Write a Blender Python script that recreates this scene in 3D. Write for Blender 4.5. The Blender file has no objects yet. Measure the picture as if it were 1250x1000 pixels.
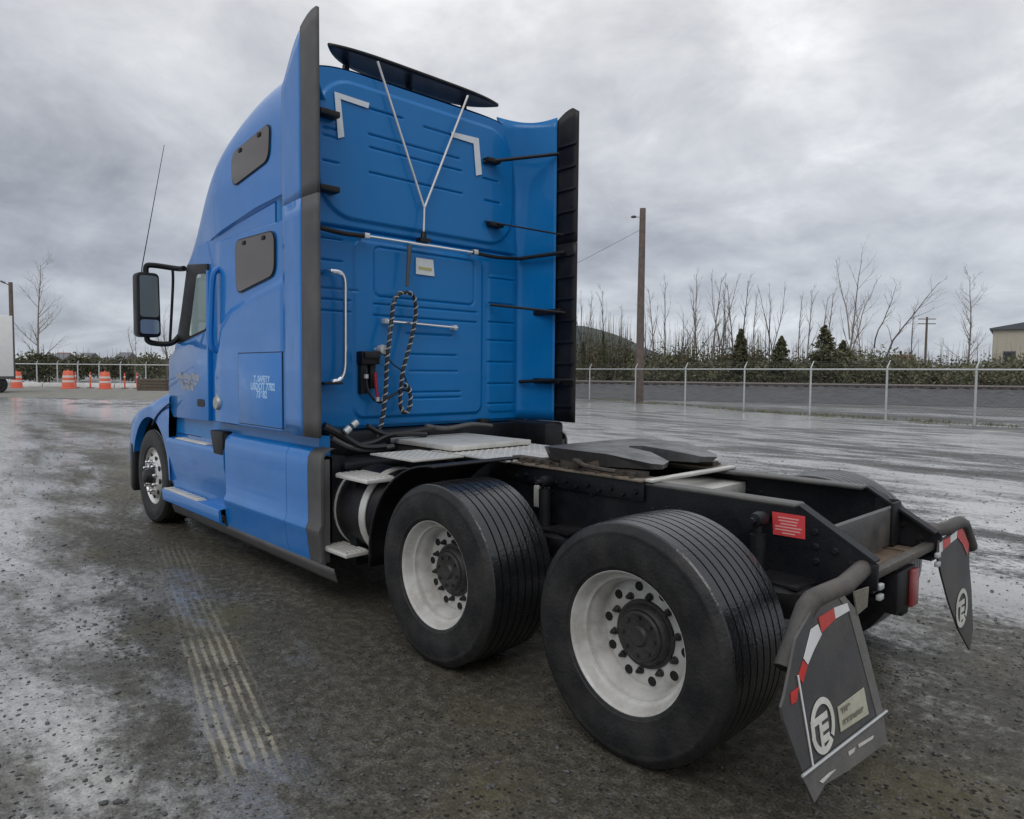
import bpy, bmesh, math, random
from mathutils import Vector, Matrix
S = bpy.context.scene
COL = S.collection
R = math.radians
random.seed(7)

# ------------------------------------------------------------------ camera, sky, sun, exposure
CAM = Vector((-1.7812, 3.5496, 1.6295)); YAW = R(-43.341); PIT = R(-3.058); ROL = R(0.506); F = 862.35
FW = Vector((math.cos(YAW)*math.cos(PIT), math.sin(YAW)*math.cos(PIT), math.sin(PIT)))
_r = FW.cross(Vector((0, 0, 1))).normalized(); _u = _r.cross(FW)
RT = _r*math.cos(ROL) + _u*math.sin(ROL); UP = _u*math.cos(ROL) - _r*math.sin(ROL)
cd = bpy.data.cameras.new('camera'); cam = bpy.data.objects.new('camera', cd); COL.objects.link(cam)
cam.matrix_world = Matrix(((RT.x, UP.x, -FW.x, CAM.x), (RT.y, UP.y, -FW.y, CAM.y), (RT.z, UP.z, -FW.z, CAM.z), (0, 0, 0, 1)))
cd.sensor_width = 36; cd.lens = 36*F/1250; cd.clip_start = 0.05; cd.clip_end = 6000
S.camera = cam
S.view_settings.view_transform = 'Standard'; S.view_settings.look = 'None'
S.view_settings.gamma = 1; S.view_settings.exposure = 0.38; S.view_settings.use_curve_mapping = False

def ray(u, v):
    return (FW + RT*((u-625)/F) - UP*((v-500)/F))
def at(u, v, ax, c):                      # the point of a real plane (x, y or z = c) seen at photo coordinates u, v
    d = ray(u, v); i = 'xyz'.index(ax)
    return CAM + d*((c-CAM[i])/d[i])
def deep(u, v, D):                        # point at depth D
    return CAM + ray(u, v)*D
def gnd(u, D):                            # ground point below photo column u at depth D
    p = deep(u, 455, D); return Vector((p.x, p.y, 0))
PXM = lambda D: D/F                       # metres per photo pixel at depth D

SUN_EL, SUN_AZ = R(48), R(128)            # azimuth measured from +X towards +Y
W = bpy.data.worlds.new('World'); S.world = W; W.use_nodes = True
nt = W.node_tree; nt.nodes.clear()
def N(nt, t, **k):
    n = nt.nodes.new(t)
    for a, b in k.items():
        if a.startswith('i_'):
            key = a[2:]; key = int(key) if key.isdigit() else key.replace('_', ' ')
            n.inputs[key].default_value = b
        else: setattr(n, a, b)
    return n
def ramp(nt, fac, stops, interp='LINEAR'):
    n = nt.nodes.new('ShaderNodeValToRGB'); n.color_ramp.interpolation = interp
    e = n.color_ramp.elements
    while len(e) < len(stops): e.new(0.5)
    for i, (p, c) in enumerate(stops):
        e[i].position = p; e[i].color = (c, c, c, 1) if isinstance(c, (int, float)) else (*c, 1)
    nt.links.new(fac, n.inputs[0]); return n
def mth(nt, op, a, b=None, c=None):
    n = nt.nodes.new('ShaderNodeMath'); n.operation = op
    for i, v in enumerate((a, b, c)):
        if v is None: continue
        if isinstance(v, (int, float)): n.inputs[i].default_value = v
        else: nt.links.new(v, n.inputs[i])
    return n.outputs[0]
def mixc(nt, fac, a, b, mode='MIX'):
    n = nt.nodes.new('ShaderNodeMix'); n.data_type = 'RGBA'; n.blend_type = mode
    for i, v in ((0, fac), (6, a), (7, b)):
        if isinstance(v, (int, float)): n.inputs[i].default_value = v if i == 0 else (v, v, v, 1)
        elif isinstance(v, tuple): n.inputs[i].default_value = (*v, 1)
        else: nt.links.new(v, n.inputs[i])
    return n.outputs[2]
sky = N(nt, 'ShaderNodeTexSky', sky_type='NISHITA', sun_disc=False, sun_elevation=SUN_EL, sun_rotation=R(90)-SUN_AZ)
tc = N(nt, 'ShaderNodeTexCoord'); sep = N(nt, 'ShaderNodeSeparateXYZ'); nt.links.new(tc.outputs['Generated'], sep.inputs[0])
zc = mth(nt, 'ADD', mth(nt, 'MAXIMUM', sep.outputs[2], 0.0), 0.34)
cmb = N(nt, 'ShaderNodeCombineXYZ')
nt.links.new(mth(nt, 'DIVIDE', sep.outputs[0], zc), cmb.inputs[0]); nt.links.new(mth(nt, 'DIVIDE', sep.outputs[1], zc), cmb.inputs[1])
n1 = N(nt, 'ShaderNodeTexNoise', i_Scale=0.85, i_Detail=7.0, i_Roughness=0.56, i_Distortion=0.25)
n2 = N(nt, 'ShaderNodeTexNoise', i_Scale=3.2, i_Detail=6.0, i_Roughness=0.6, i_Distortion=0.4)
mp = N(nt, 'ShaderNodeMapping'); mp.inputs['Location'].default_value = (1.1, 4.2, 0.0)
nt.links.new(cmb.outputs[0], mp.inputs[0]); nt.links.new(mp.outputs[0], n1.inputs[0]); nt.links.new(mp.outputs[0], n2.inputs[0])
dens = mth(nt, 'ADD', mth(nt, 'MULTIPLY', n1.outputs[0], 0.68), mth(nt, 'MULTIPLY', n2.outputs[0], 0.32))
# thin places in the overcast where the photograph shows bright breaks
def brk(u, v, size, amt):
    d = ray(u, v).normalized()
    vm = N(nt, 'ShaderNodeVectorMath', operation='DISTANCE'); nt.links.new(tc.outputs['Generated'], vm.inputs[0]); vm.inputs[1].default_value = d
    g = mth(nt, 'MULTIPLY', vm.outputs['Value'], 1/size); g = mth(nt, 'MULTIPLY', mth(nt, 'MULTIPLY', g, g), -1.0)
    return mth(nt, 'MULTIPLY', mth(nt, 'POWER', 2.718, g), amt)
for a in ((955, 32, .07, .07), (1235, 305, .06, .06), (150, 60, .16, .05), (1300, 330, .09, .05)):
    dens = mth(nt, 'ADD', dens, brk(*a))
cl = ramp(nt, dens, [(0.37, (0.27, 0.282, 0.308)), (0.46, (0.39, 0.40, 0.428)), (0.55, (0.53, 0.538, 0.552)), (0.70, (0.86, 0.86, 0.855))])
# overcast is brighter towards the zenith, a little bluer and darker low down
zen = ramp(nt, sep.outputs[2], [(0.0, (0.88, 0.925, 0.985)), (0.15, (0.86, 0.89, 0.945)), (0.45, (1.12, 1.12, 1.12)), (1.0, (1.9, 1.9, 1.9))])
clz = mixc(nt, 1.0, cl.outputs[0], zen.outputs[0], 'MULTIPLY')
clb = mixc(nt, 1.0, clz, 10.0, 'MULTIPLY')
skm = mixc(nt, 0.96, sky.outputs[0], clb)
bg = N(nt, 'ShaderNodeBackground', i_Strength=0.1); nt.links.new(skm, bg.inputs[0])
wo = N(nt, 'ShaderNodeOutputWorld'); nt.links.new(bg.outputs[0], wo.inputs[0])
sl = bpy.data.lights.new('sun', 'SUN'); sl.energy = 0.7; sl.angle = R(35); sl.color = (1.0, 0.97, 0.93)
so = bpy.data.objects.new('sun', sl); COL.objects.link(so)
so.rotation_euler = Vector((-math.cos(SUN_EL)*math.cos(SUN_AZ), -math.cos(SUN_EL)*math.sin(SUN_AZ), -math.sin(SUN_EL))).to_track_quat('-Z', 'Y').to_euler()
so.location = (0, 0, 30)

# ------------------------------------------------------------------ materials
MATS = {}
def material(name, col, rough=0.5, metal=0.0, coat=0.0, var=0.0, vscale=6.0, bump=0.0, bscale=60.0, dirt=None, dirt_amt=0.0, spec=0.5, rvar=0.0, emis=None, dscale=3.0):
    m = bpy.data.materials.new(name); m.use_nodes = True; t = m.node_tree
    b = t.nodes['Principled BSDF']
    b.inputs['Roughness'].default_value = rough; b.inputs['Metallic'].default_value = metal
    b.inputs['Coat Weight'].default_value = coat; b.inputs['Coat Roughness'].default_value = 0.03
    b.inputs['Specular IOR Level'].default_value = spec
    co = t.nodes.new('ShaderNodeTexCoord')
    c = t.nodes.new('ShaderNodeRGB'); c.outputs[0].default_value = (*col, 1); c = c.outputs[0]
    nz = N(t, 'ShaderNodeTexNoise', i_Scale=vscale, i_Detail=6.0, i_Roughness=0.6); t.links.new(co.outputs['Object'], nz.inputs[0])
    if var:
        v = ramp(t, nz.outputs[0], [(0.25, 1-var), (0.75, 1+var)]); c = mixc(t, 1.0, c, v.outputs[0], 'MULTIPLY')
    if dirt:
        nd = N(t, 'ShaderNodeTexNoise', i_Scale=dscale, i_Detail=8.0, i_Roughness=0.7); t.links.new(co.outputs['Object'], nd.inputs[0])
        f = ramp(t, nd.outputs[0], [(0.42, 0.0), (0.72, dirt_amt)]); c = mixc(t, f.outputs[0], c, dirt)
        if rough < .5:
            rr = ramp(t, nd.outputs[0], [(0.42, rough), (0.72, min(1, rough+.35*dirt_amt+.1))]); t.links.new(rr.outputs[0], b.inputs['Roughness'])
    t.links.new(c, b.inputs['Base Color'])
    if rvar:
        rr = ramp(t, nz.outputs[0], [(0.3, max(0.02, rough-rvar)), (0.7, min(1, rough+rvar))]); t.links.new(rr.outputs[0], b.inputs['Roughness'])
    if bump:
        nb = N(t, 'ShaderNodeTexNoise', i_Scale=bscale, i_Detail=4.0); t.links.new(co.outputs['Object'], nb.inputs[0])
        bp = N(t, 'ShaderNodeBump', i_Strength=bump, i_Distance=0.01); t.links.new(nb.outputs[0], bp.inputs['Height']); t.links.new(bp.outputs[0], b.inputs['Normal'])
    MATS[name] = m; return m
M = MATS
DUST = (0.16, 0.15, 0.13)
material('blue', (0.004, 0.158, 0.50), 0.30, spec=0.22, coat=0.6, var=0.05, vscale=2.0, dirt=(0.09, 0.14, 0.22), dirt_amt=0.14)
material('blue_back', (0.001, 0.150, 0.425), 0.33, spec=0.22, coat=0.3, var=0.06, vscale=3.0, dirt=(0.03, 0.13, 0.28), dirt_amt=0.25)
material('rubber_trim', (0.058, 0.058, 0.061), 0.55, var=0.12, vscale=5, dirt=DUST, dirt_amt=0.35)
material('black_plastic', (0.007, 0.007, 0.009), 0.42, spec=0.3, var=0.2, dirt=(0.05, 0.05, 0.045), dirt_amt=0.3)
material('black_paint', (0.006, 0.007, 0.010), 0.42, spec=0.3, var=0.2, vscale=8, dirt=(0.05, 0.047, 0.043), dirt_amt=0.28, bump=0.15, bscale=90)
material('fifth_top', (0.10, 0.10, 0.105), 0.30, metal=0.55, var=0.3, vscale=7, dirt=(0.05, 0.045, 0.04), dirt_amt=0.7, bump=0.12, bscale=60)
material('frame_top', (0.05, 0.05, 0.05), 0.36, var=0.25, vscale=9, dirt=(0.16, 0.15, 0.13), dirt_amt=0.6, bump=0.2, bscale=70)
material('grimy_steel', (0.05, 0.045, 0.04), 0.6, metal=0.2, var=0.4, vscale=14, dirt=(0.14, 0.10, 0.07), dirt_amt=0.6, bump=0.4, bscale=60)
material('rusty_rail', (0.17, 0.14, 0.11), 0.6, metal=0.2, var=0.4, vscale=18, dirt=(0.16, 0.08, 0.04), dirt_amt=0.6, bump=0.4, bscale=60)
material('hanger_steel', (0.055, 0.053, 0.049), 0.55, metal=0.2, var=0.35, vscale=10, dirt=(0.16, 0.13, 0.10), dirt_amt=0.6, bump=0.35, bscale=50)
material('aluminium', (0.74, 0.73, 0.70), 0.40, metal=0.45, var=0.12, vscale=12, dirt=(0.24, 0.22, 0.19), dirt_amt=0.5, bump=0.12)
material('tread_plate', (0.60, 0.595, 0.56), 0.45, metal=0.4, var=0.15, vscale=9, dirt=(0.20, 0.18, 0.14), dirt_amt=0.55, bump=0.15)
material('chrome', (0.82, 0.83, 0.85), 0.14, metal=1.0, dirt=(0.3, 0.3, 0.3), dirt_amt=0.2)
material('wheel_white', (0.50, 0.495, 0.475), 0.34, coat=0.2, var=0.06, vscale=6, dirt=(0.20, 0.18, 0.15), dirt_amt=0.75, dscale=5)
material('wheel_polished', (0.66, 0.65, 0.63), 0.34, metal=0.7, dirt=(0.3, 0.28, 0.25), dirt_amt=0.4)
material('hub_black', (0.010, 0.0105, 0.012), 0.5, var=0.3, vscale=20, dirt=(0.075, 0.07, 0.06), dirt_amt=0.5, bump=0.3)
material('hole_dark', (0.006, 0.006, 0.006), 0.8)
material('tyre', (0.0125, 0.013, 0.014), 0.5, var=0.3, vscale=5, dirt=(0.055, 0.053, 0.049), dirt_amt=0.55, bump=0.3, bscale=70, spec=0.25, dscale=6)
material('tread', (0.011, 0.0115, 0.013), 0.24, var=0.4, vscale=10, rvar=0.07, bump=0.25, bscale=60, spec=0.7)
material('glass_tint', (0.060, 0.046, 0.036), 0.10, coat=0.2, spec=0.5, var=0.1, vscale=2)
material('mirror_glass', (0.17, 0.195, 0.19), 0.2, metal=0.25)
material('mirror_low', (0.30, 0.36, 0.42), 0.12, metal=0.55)
material('door_glass', (0.28, 0.36, 0.36), 0.06, spec=0.8, coat=0.6, var=0.08, vscale=3)
material('windscreen', (0.012, 0.014, 0.016), 0.05, spec=0.7)
material('white_tape', (0.62, 0.66, 0.70), 0.45, var=0.08, vscale=20)
material('white_print', (0.72, 0.75, 0.78), 0.5)
material('pale_print', (0.34, 0.55, 0.82), 0.5)
material('tan_print', (0.27, 0.30, 0.36), 0.5)
material('red_tape', (0.52, 0.035, 0.03), 0.35, var=0.15, vscale=30, dirt=DUST, dirt_amt=0.3)
material('white_refl', (0.70, 0.70, 0.70), 0.35, dirt=DUST, dirt_amt=0.3)
material('red_label', (0.62, 0.06, 0.065), 0.45, var=0.1, vscale=30)
material('label_print', (0.74, 0.34, 0.33), 0.5)
material('label_white', (0.60, 0.64, 0.64), 0.5, var=0.12, vscale=40)
material('label_yellow', (0.42, 0.40, 0.16), 0.5)
material('tail_red', (0.26, 0.02, 0.022), 0.25, coat=0.5, dirt=(0.2, 0.12, 0.11), dirt_amt=0.5)
material('flap', (0.058, 0.058, 0.060), 0.55, var=0.2, vscale=5, dirt=(0.13, 0.12, 0.10), dirt_amt=0.5, bump=0.15)
material('flap_lower', (0.125, 0.122, 0.117), 0.6, var=0.25, vscale=8, dirt=(0.17, 0.16, 0.14), dirt_amt=0.6, bump=0.3)
material('flap_print', (0.62, 0.62, 0.57), 0.5, var=0.12, vscale=30, dirt=(0.3, 0.29, 0.24), dirt_amt=0.6)
material('flap_banner', (0.46, 0.455, 0.36), 0.5, var=0.15, vscale=30, dirt=(0.28, 0.27, 0.2), dirt_amt=0.6)
material('banner_ink', (0.20, 0.19, 0.15), 0.5)
material('hose_black', (0.012, 0.012, 0.014), 0.4)
material('hose_white', (0.36, 0.36, 0.34), 0.45)
material('red_hose', (0.30, 0.02, 0.03), 0.4)
material('seal_dark', (0.004, 0.018, 0.06), 0.6)
material('galv', (0.50, 0.52, 0.52), 0.45, metal=0.35, var=0.15, vscale=5)
material('pole_wood', (0.13, 0.10, 0.085), 0.8, var=0.35, vscale=4, bump=0.5, bscale=20)
material('bark', (0.12, 0.105, 0.09), 0.85, var=0.3, vscale=1.2)
material('bark_pale', (0.20, 0.18, 0.155), 0.85, var=0.3, vscale=1.2)
material('bark_dark', (0.06, 0.055, 0.045), 0.85, var=0.3, vscale=1.2)
material('bramble', (0.125, 0.132, 0.072), 0.8, var=0.5, vscale=0.8, dirt=(0.12, 0.085, 0.055), dirt_amt=0.7, dscale=0.6)
material('scrub', (0.095, 0.085, 0.048), 0.85, var=0.5, vscale=0.7, dirt=(0.06, 0.07, 0.03), dirt_amt=0.8, dscale=0.5)
material('conifer', (0.085, 0.088, 0.045), 0.8, var=0.45, vscale=1.1, dirt=(0.085, 0.075, 0.03), dirt_amt=0.6, dscale=0.8)
material('ivy', (0.055, 0.065, 0.025), 0.8, var=0.5, vscale=0.9)
material('hill', (0.045, 0.058, 0.058), 0.95, var=0.35, vscale=0.035)
material('dry_grass', (0.15, 0.15, 0.075), 0.9, var=0.4, vscale=2.0)
material('ballast', (0.058, 0.058, 0.061), 0.9, var=0.75, vscale=1.6, bump=1.0, bscale=7)
material('rail_steel', (0.16, 0.14, 0.13), 0.5, metal=0.4)
material('sleeper_wood', (0.035, 0.03, 0.027), 0.85, var=0.3)
material('clad_beige', (0.46, 0.42, 0.34), 0.6, var=0.06)
material('roof_grey', (0.10, 0.11, 0.125), 0.5)
material('roof_brown', (0.16, 0.10, 0.075), 0.8, var=0.2)
material('house_wall', (0.50, 0.49, 0.46), 0.7, var=0.1)
material('house_glass', (0.03, 0.035, 0.04), 0.2)
material('trailer_white', (0.74, 0.75, 0.74), 0.45, var=0.04, dirt=(0.45, 0.43, 0.4), dirt_amt=0.3)
material('drum_orange', (0.72, 0.13, 0.07), 0.5, var=0.1)
material('drum_white', (0.72, 0.62, 0.58), 0.4)
material('concrete', (0.52, 0.52, 0.50), 0.8, var=0.15, vscale=2)
material('brown_wood', (0.10, 0.08, 0.06), 0.8, var=0.3, vscale=4)
material('stone', (0.06, 0.059, 0.057), 0.45, var=0.5, vscale=3.0, rvar=0.15)
material('mud_print', (0.135, 0.124, 0.098), 0.75, var=0.3, vscale=12, bump=0.5, bscale=60)
material('wire', (0.08, 0.08, 0.085), 0.6)
material('verge', (0.17, 0.165, 0.145), 0.85, var=0.4, vscale=1.2, bump=0.5, bscale=6)
material('amber', (0.6, 0.2, 0.02), 0.3)
material('grey_cap', (0.35, 0.35, 0.34), 0.4, metal=0.4)

def ground_material():
    m = bpy.data.materials.new('wet_gravel'); m.use_nodes = True; t = m.node_tree; b = t.nodes['Principled BSDF']
    co = t.nodes.new('ShaderNodeTexCoord'); P = co.outputs['Object']
    def noise(sc, det=5.0, ro=0.6, dist=0.0, v=P):
        n = N(t, 'ShaderNodeTexNoise', i_Scale=sc, i_Detail=det, i_Roughness=ro, i_Distortion=dist); t.links.new(v, n.inputs[0]); return n.outputs[0]
    # wheel ruts run diagonally: stretch one set of noise along the traffic direction
    mp = N(t, 'ShaderNodeMapping'); mp.inputs['Rotation'].default_value = (0, 0, R(12)); mp.inputs['Scale'].default_value = (0.35, 1.0, 1.0); t.links.new(P, mp.inputs[0])
    big = noise(0.30, 5, 0.62, 0.5, mp.outputs[0]); mid = noise(1.6, 6, 0.66, 0.3, mp.outputs[0]); fin = noise(15, 6, 0.72); grit = noise(80, 3, 0.7)
    vo = N(t, 'ShaderNodeTexVoronoi', i_Scale=30.0); t.links.new(P, vo.inputs[0])
    vo2 = N(t, 'ShaderNodeTexVoronoi', i_Scale=60.0); t.links.new(P, vo2.inputs[0])
    sx = N(t, 'ShaderNodeSeparateXYZ'); t.links.new(P, sx.inputs[0])
    # painted tones: sky sheen on pale ground left, the truck's shade and reflection beside it; beyond, gravel and puddles
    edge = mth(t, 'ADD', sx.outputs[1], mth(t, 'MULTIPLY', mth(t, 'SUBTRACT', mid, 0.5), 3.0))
    silt_sheen = ramp(t, mth(t, 'DIVIDE', mth(t, 'SUBTRACT', mth(t, 'ADD', edge, mth(t, 'MULTIPLY', sx.outputs[0], 0.15)), 2.35), 1.3), [(0.0, 0.0), (1.0, 1.0)]).outputs[0]
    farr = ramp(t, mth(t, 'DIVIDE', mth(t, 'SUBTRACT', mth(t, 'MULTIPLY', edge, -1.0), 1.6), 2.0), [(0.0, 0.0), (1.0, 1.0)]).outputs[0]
    shade_lane = mth(t, 'SUBTRACT', 1.0, mth(t, 'MAXIMUM', silt_sheen, farr))
    wet = mth(t, 'ADD', mth(t, 'MULTIPLY', big, 0.46), mth(t, 'ADD', mth(t, 'MULTIPLY', mid, 0.34), mth(t, 'MULTIPLY', fin, 0.20)))
    wet = mth(t, 'ADD', wet, mth(t, 'MULTIPLY', silt_sheen, 0.045)); wet = mth(t, 'ADD', wet, mth(t, 'MULTIPLY', farr, 0.016))
    dry = ramp(t, mth(t, 'DIVIDE', mth(t, 'SUBTRACT', mth(t, 'MULTIPLY', edge, -1.0), 20.0), 8.0), [(0.0, 0.0), (1.0, 0.06)]).outputs[0]
    wet = mth(t, 'SUBTRACT', wet, dry); wet = mth(t, 'SUBTRACT', wet, mth(t, 'MULTIPLY', shade_lane, 0.03))
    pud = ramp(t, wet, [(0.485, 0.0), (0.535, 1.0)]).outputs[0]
    base = mth(t, 'ADD', mth(t, 'MULTIPLY', fin, 0.5), mth(t, 'MULTIPLY', grit, 0.5))
    gravel = ramp(t, base, [(0.35, (0.018, 0.0175, 0.017)), (0.50, (0.075, 0.073, 0.070)), (0.64, (0.20, 0.195, 0.185))]).outputs[0]
    mud = ramp(t, base, [(0.36, (0.13, 0.129, 0.127)), (0.49, (0.35, 0.347, 0.34)), (0.62, (0.52, 0.515, 0.50))]).outputs[0]  # wet ground tone raised to carry the sheen of the sky
    shade_brown = ramp(t, base, [(0.35, (0.020, 0.018, 0.013)), (0.50, (0.060, 0.055, 0.040)), (0.64, (0.15, 0.14, 0.11))]).outputs[0]  # brown ground with the truck's shade and dark reflection mixed into the colour
    c = mixc(t, silt_sheen, gravel, mud); c = mixc(t, mth(t, 'MULTIPLY', shade_lane, 0.85), c, shade_brown)
    c = mixc(t, mth(t, 'MULTIPLY', mth(t, 'MULTIPLY', pud, farr), 0.85), c, (0.52, 0.52, 0.515))  # puddle colour lightened to stand for the bright sky they reflect
    tint = ramp(t, mid, [(0.3, 0.74), (0.7, 1.18)]); c = mixc(t, 1.0, c, tint.outputs[0], 'MULTIPLY')
    oli = ramp(t, noise(0.8, 4, 0.6), [(0.52, 0.0), (0.68, 1.0)]).outputs[0]; c = mixc(t, mth(t, 'MULTIPLY', oli, mth(t, 'MULTIPLY', shade_lane, 0.5)), c, (0.105, 0.092, 0.038))
    rst = ramp(t, noise(1.1, 3, 0.5, 0.0, mp.outputs[0]), [(0.62, 0.0), (0.75, 0.35)]).outputs[0]; c = mixc(t, mth(t, 'MULTIPLY', rst, shade_lane), c, (0.13, 0.075, 0.05))
    # dark single stones
    dens = ramp(t, noise(0.7, 4, 0.65), [(0.38, 0.11), (0.62, 0.34)]).outputs[0]
    st = mth(t, 'LESS_THAN', vo.outputs['Distance'], dens)
    pick = mth(t, 'LESS_THAN', mth(t, 'FRACT', mth(t, 'MULTIPLY', vo.outputs['Color'], 7.3)), 0.55)
    st = mth(t, 'MULTIPLY', st, pick)
    c = mixc(t, mth(t, 'MULTIPLY', st, 0.85), c, (0.022, 0.022, 0.022))
    # dried mud print of a tyre: narrow bands left along one line by a wheel that rolled over the lot
    A = at(205, 660, 'z', 0); B = at(318, 955, 'z', 0); D_ = (B-A); L = D_.length; D_ = D_/L
    px_ = mth(t, 'SUBTRACT', sx.outputs[0], A.x); py_ = mth(t, 'SUBTRACT', sx.outputs[1], A.y)
    al = mth(t, 'ADD', mth(t, 'MULTIPLY', px_, D_.x), mth(t, 'MULTIPLY', py_, D_.y)); ac = mth(t, 'ADD', mth(t, 'MULTIPLY', px_, -D_.y), mth(t, 'MULTIPLY', py_, D_.x))
    ac = mth(t, 'ADD', ac, mth(t, 'MULTIPLY', mth(t, 'SUBTRACT', mid, 0.5), 0.05))
    band = ramp(t, mth(t, 'DIVIDE', mth(t, 'ABSOLUTE', ac), 0.2), [(0.55, 1.0), (0.8, 0.0)]).outputs[0]
    wave = mth(t, 'SINE', mth(t, 'MULTIPLY', ac, 2*math.pi/0.046)); wave = mth(t, 'ADD', wave, mth(t, 'MULTIPLY', mth(t, 'SUBTRACT', fin, 0.5), 2.2))
    strp = ramp(t, mth(t, 'ADD', mth(t, 'MULTIPLY', wave, 0.5), 0.5), [(0.42, 0.12), (0.85, 1.0)]).outputs[0]
    cross = ramp(t, mth(t, 'ADD', mth(t, 'MULTIPLY', mth(t, 'SINE', mth(t, 'MULTIPLY', al, 2*math.pi/0.055)), 0.5), 0.5), [(0.0, 0.75), (0.6, 1.0)]).outputs[0]
    lng = ramp(t, mth(t, 'DIVIDE', al, L), [(-0.0, 0.0), (0.12, 0.35), (0.55, 0.45), (0.72, 1.0), (0.94, 1.0), (1.0, 0.0)]).outputs[0]
    brk_ = ramp(t, noise(3.2, 4, 0.6), [(0.36, 0.25), (0.56, 1.0)]).outputs[0]
    prt = mth(t, 'MULTIPLY', mth(t, 'MULTIPLY', band, strp), mth(t, 'MULTIPLY', mth(t, 'MULTIPLY', lng, brk_), cross))
    c = mixc(t, mth(t, 'MULTIPLY', prt, 0.8), c, (0.33, 0.305, 0.23))
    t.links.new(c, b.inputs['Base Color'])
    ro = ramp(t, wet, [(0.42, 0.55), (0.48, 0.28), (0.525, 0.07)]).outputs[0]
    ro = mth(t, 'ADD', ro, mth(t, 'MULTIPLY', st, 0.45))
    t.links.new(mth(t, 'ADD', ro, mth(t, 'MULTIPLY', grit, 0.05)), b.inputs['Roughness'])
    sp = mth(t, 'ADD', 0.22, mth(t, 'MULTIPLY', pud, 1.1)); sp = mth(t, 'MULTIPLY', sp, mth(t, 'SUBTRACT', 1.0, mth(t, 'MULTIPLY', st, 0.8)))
    t.links.new(sp, b.inputs['Specular IOR Level'])
    hgt = mth(t, 'ADD', mth(t, 'MULTIPLY', fin, 0.8), mth(t, 'ADD', mth(t, 'MULTIPLY', grit, 0.25), mth(t, 'MULTIPLY', st, 0.35)))
    hgt = mth(t, 'ADD', hgt, mth(t, 'MULTIPLY', mid, 1.5))
    bp = N(t, 'ShaderNodeBump', i_Distance=0.03); t.links.new(hgt, bp.inputs['Height'])
    t.links.new(mth(t, 'ADD', mth(t, 'SUBTRACT', 0.60, mth(t, 'MULTIPLY', pud, 0.53)), mth(t, 'MULTIPLY', farr, 0.10)), bp.inputs['Strength'])
    t.links.new(bp.outputs[0], b.inputs['Normal'])
    MATS['wet_gravel'] = m
ground_material()

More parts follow.
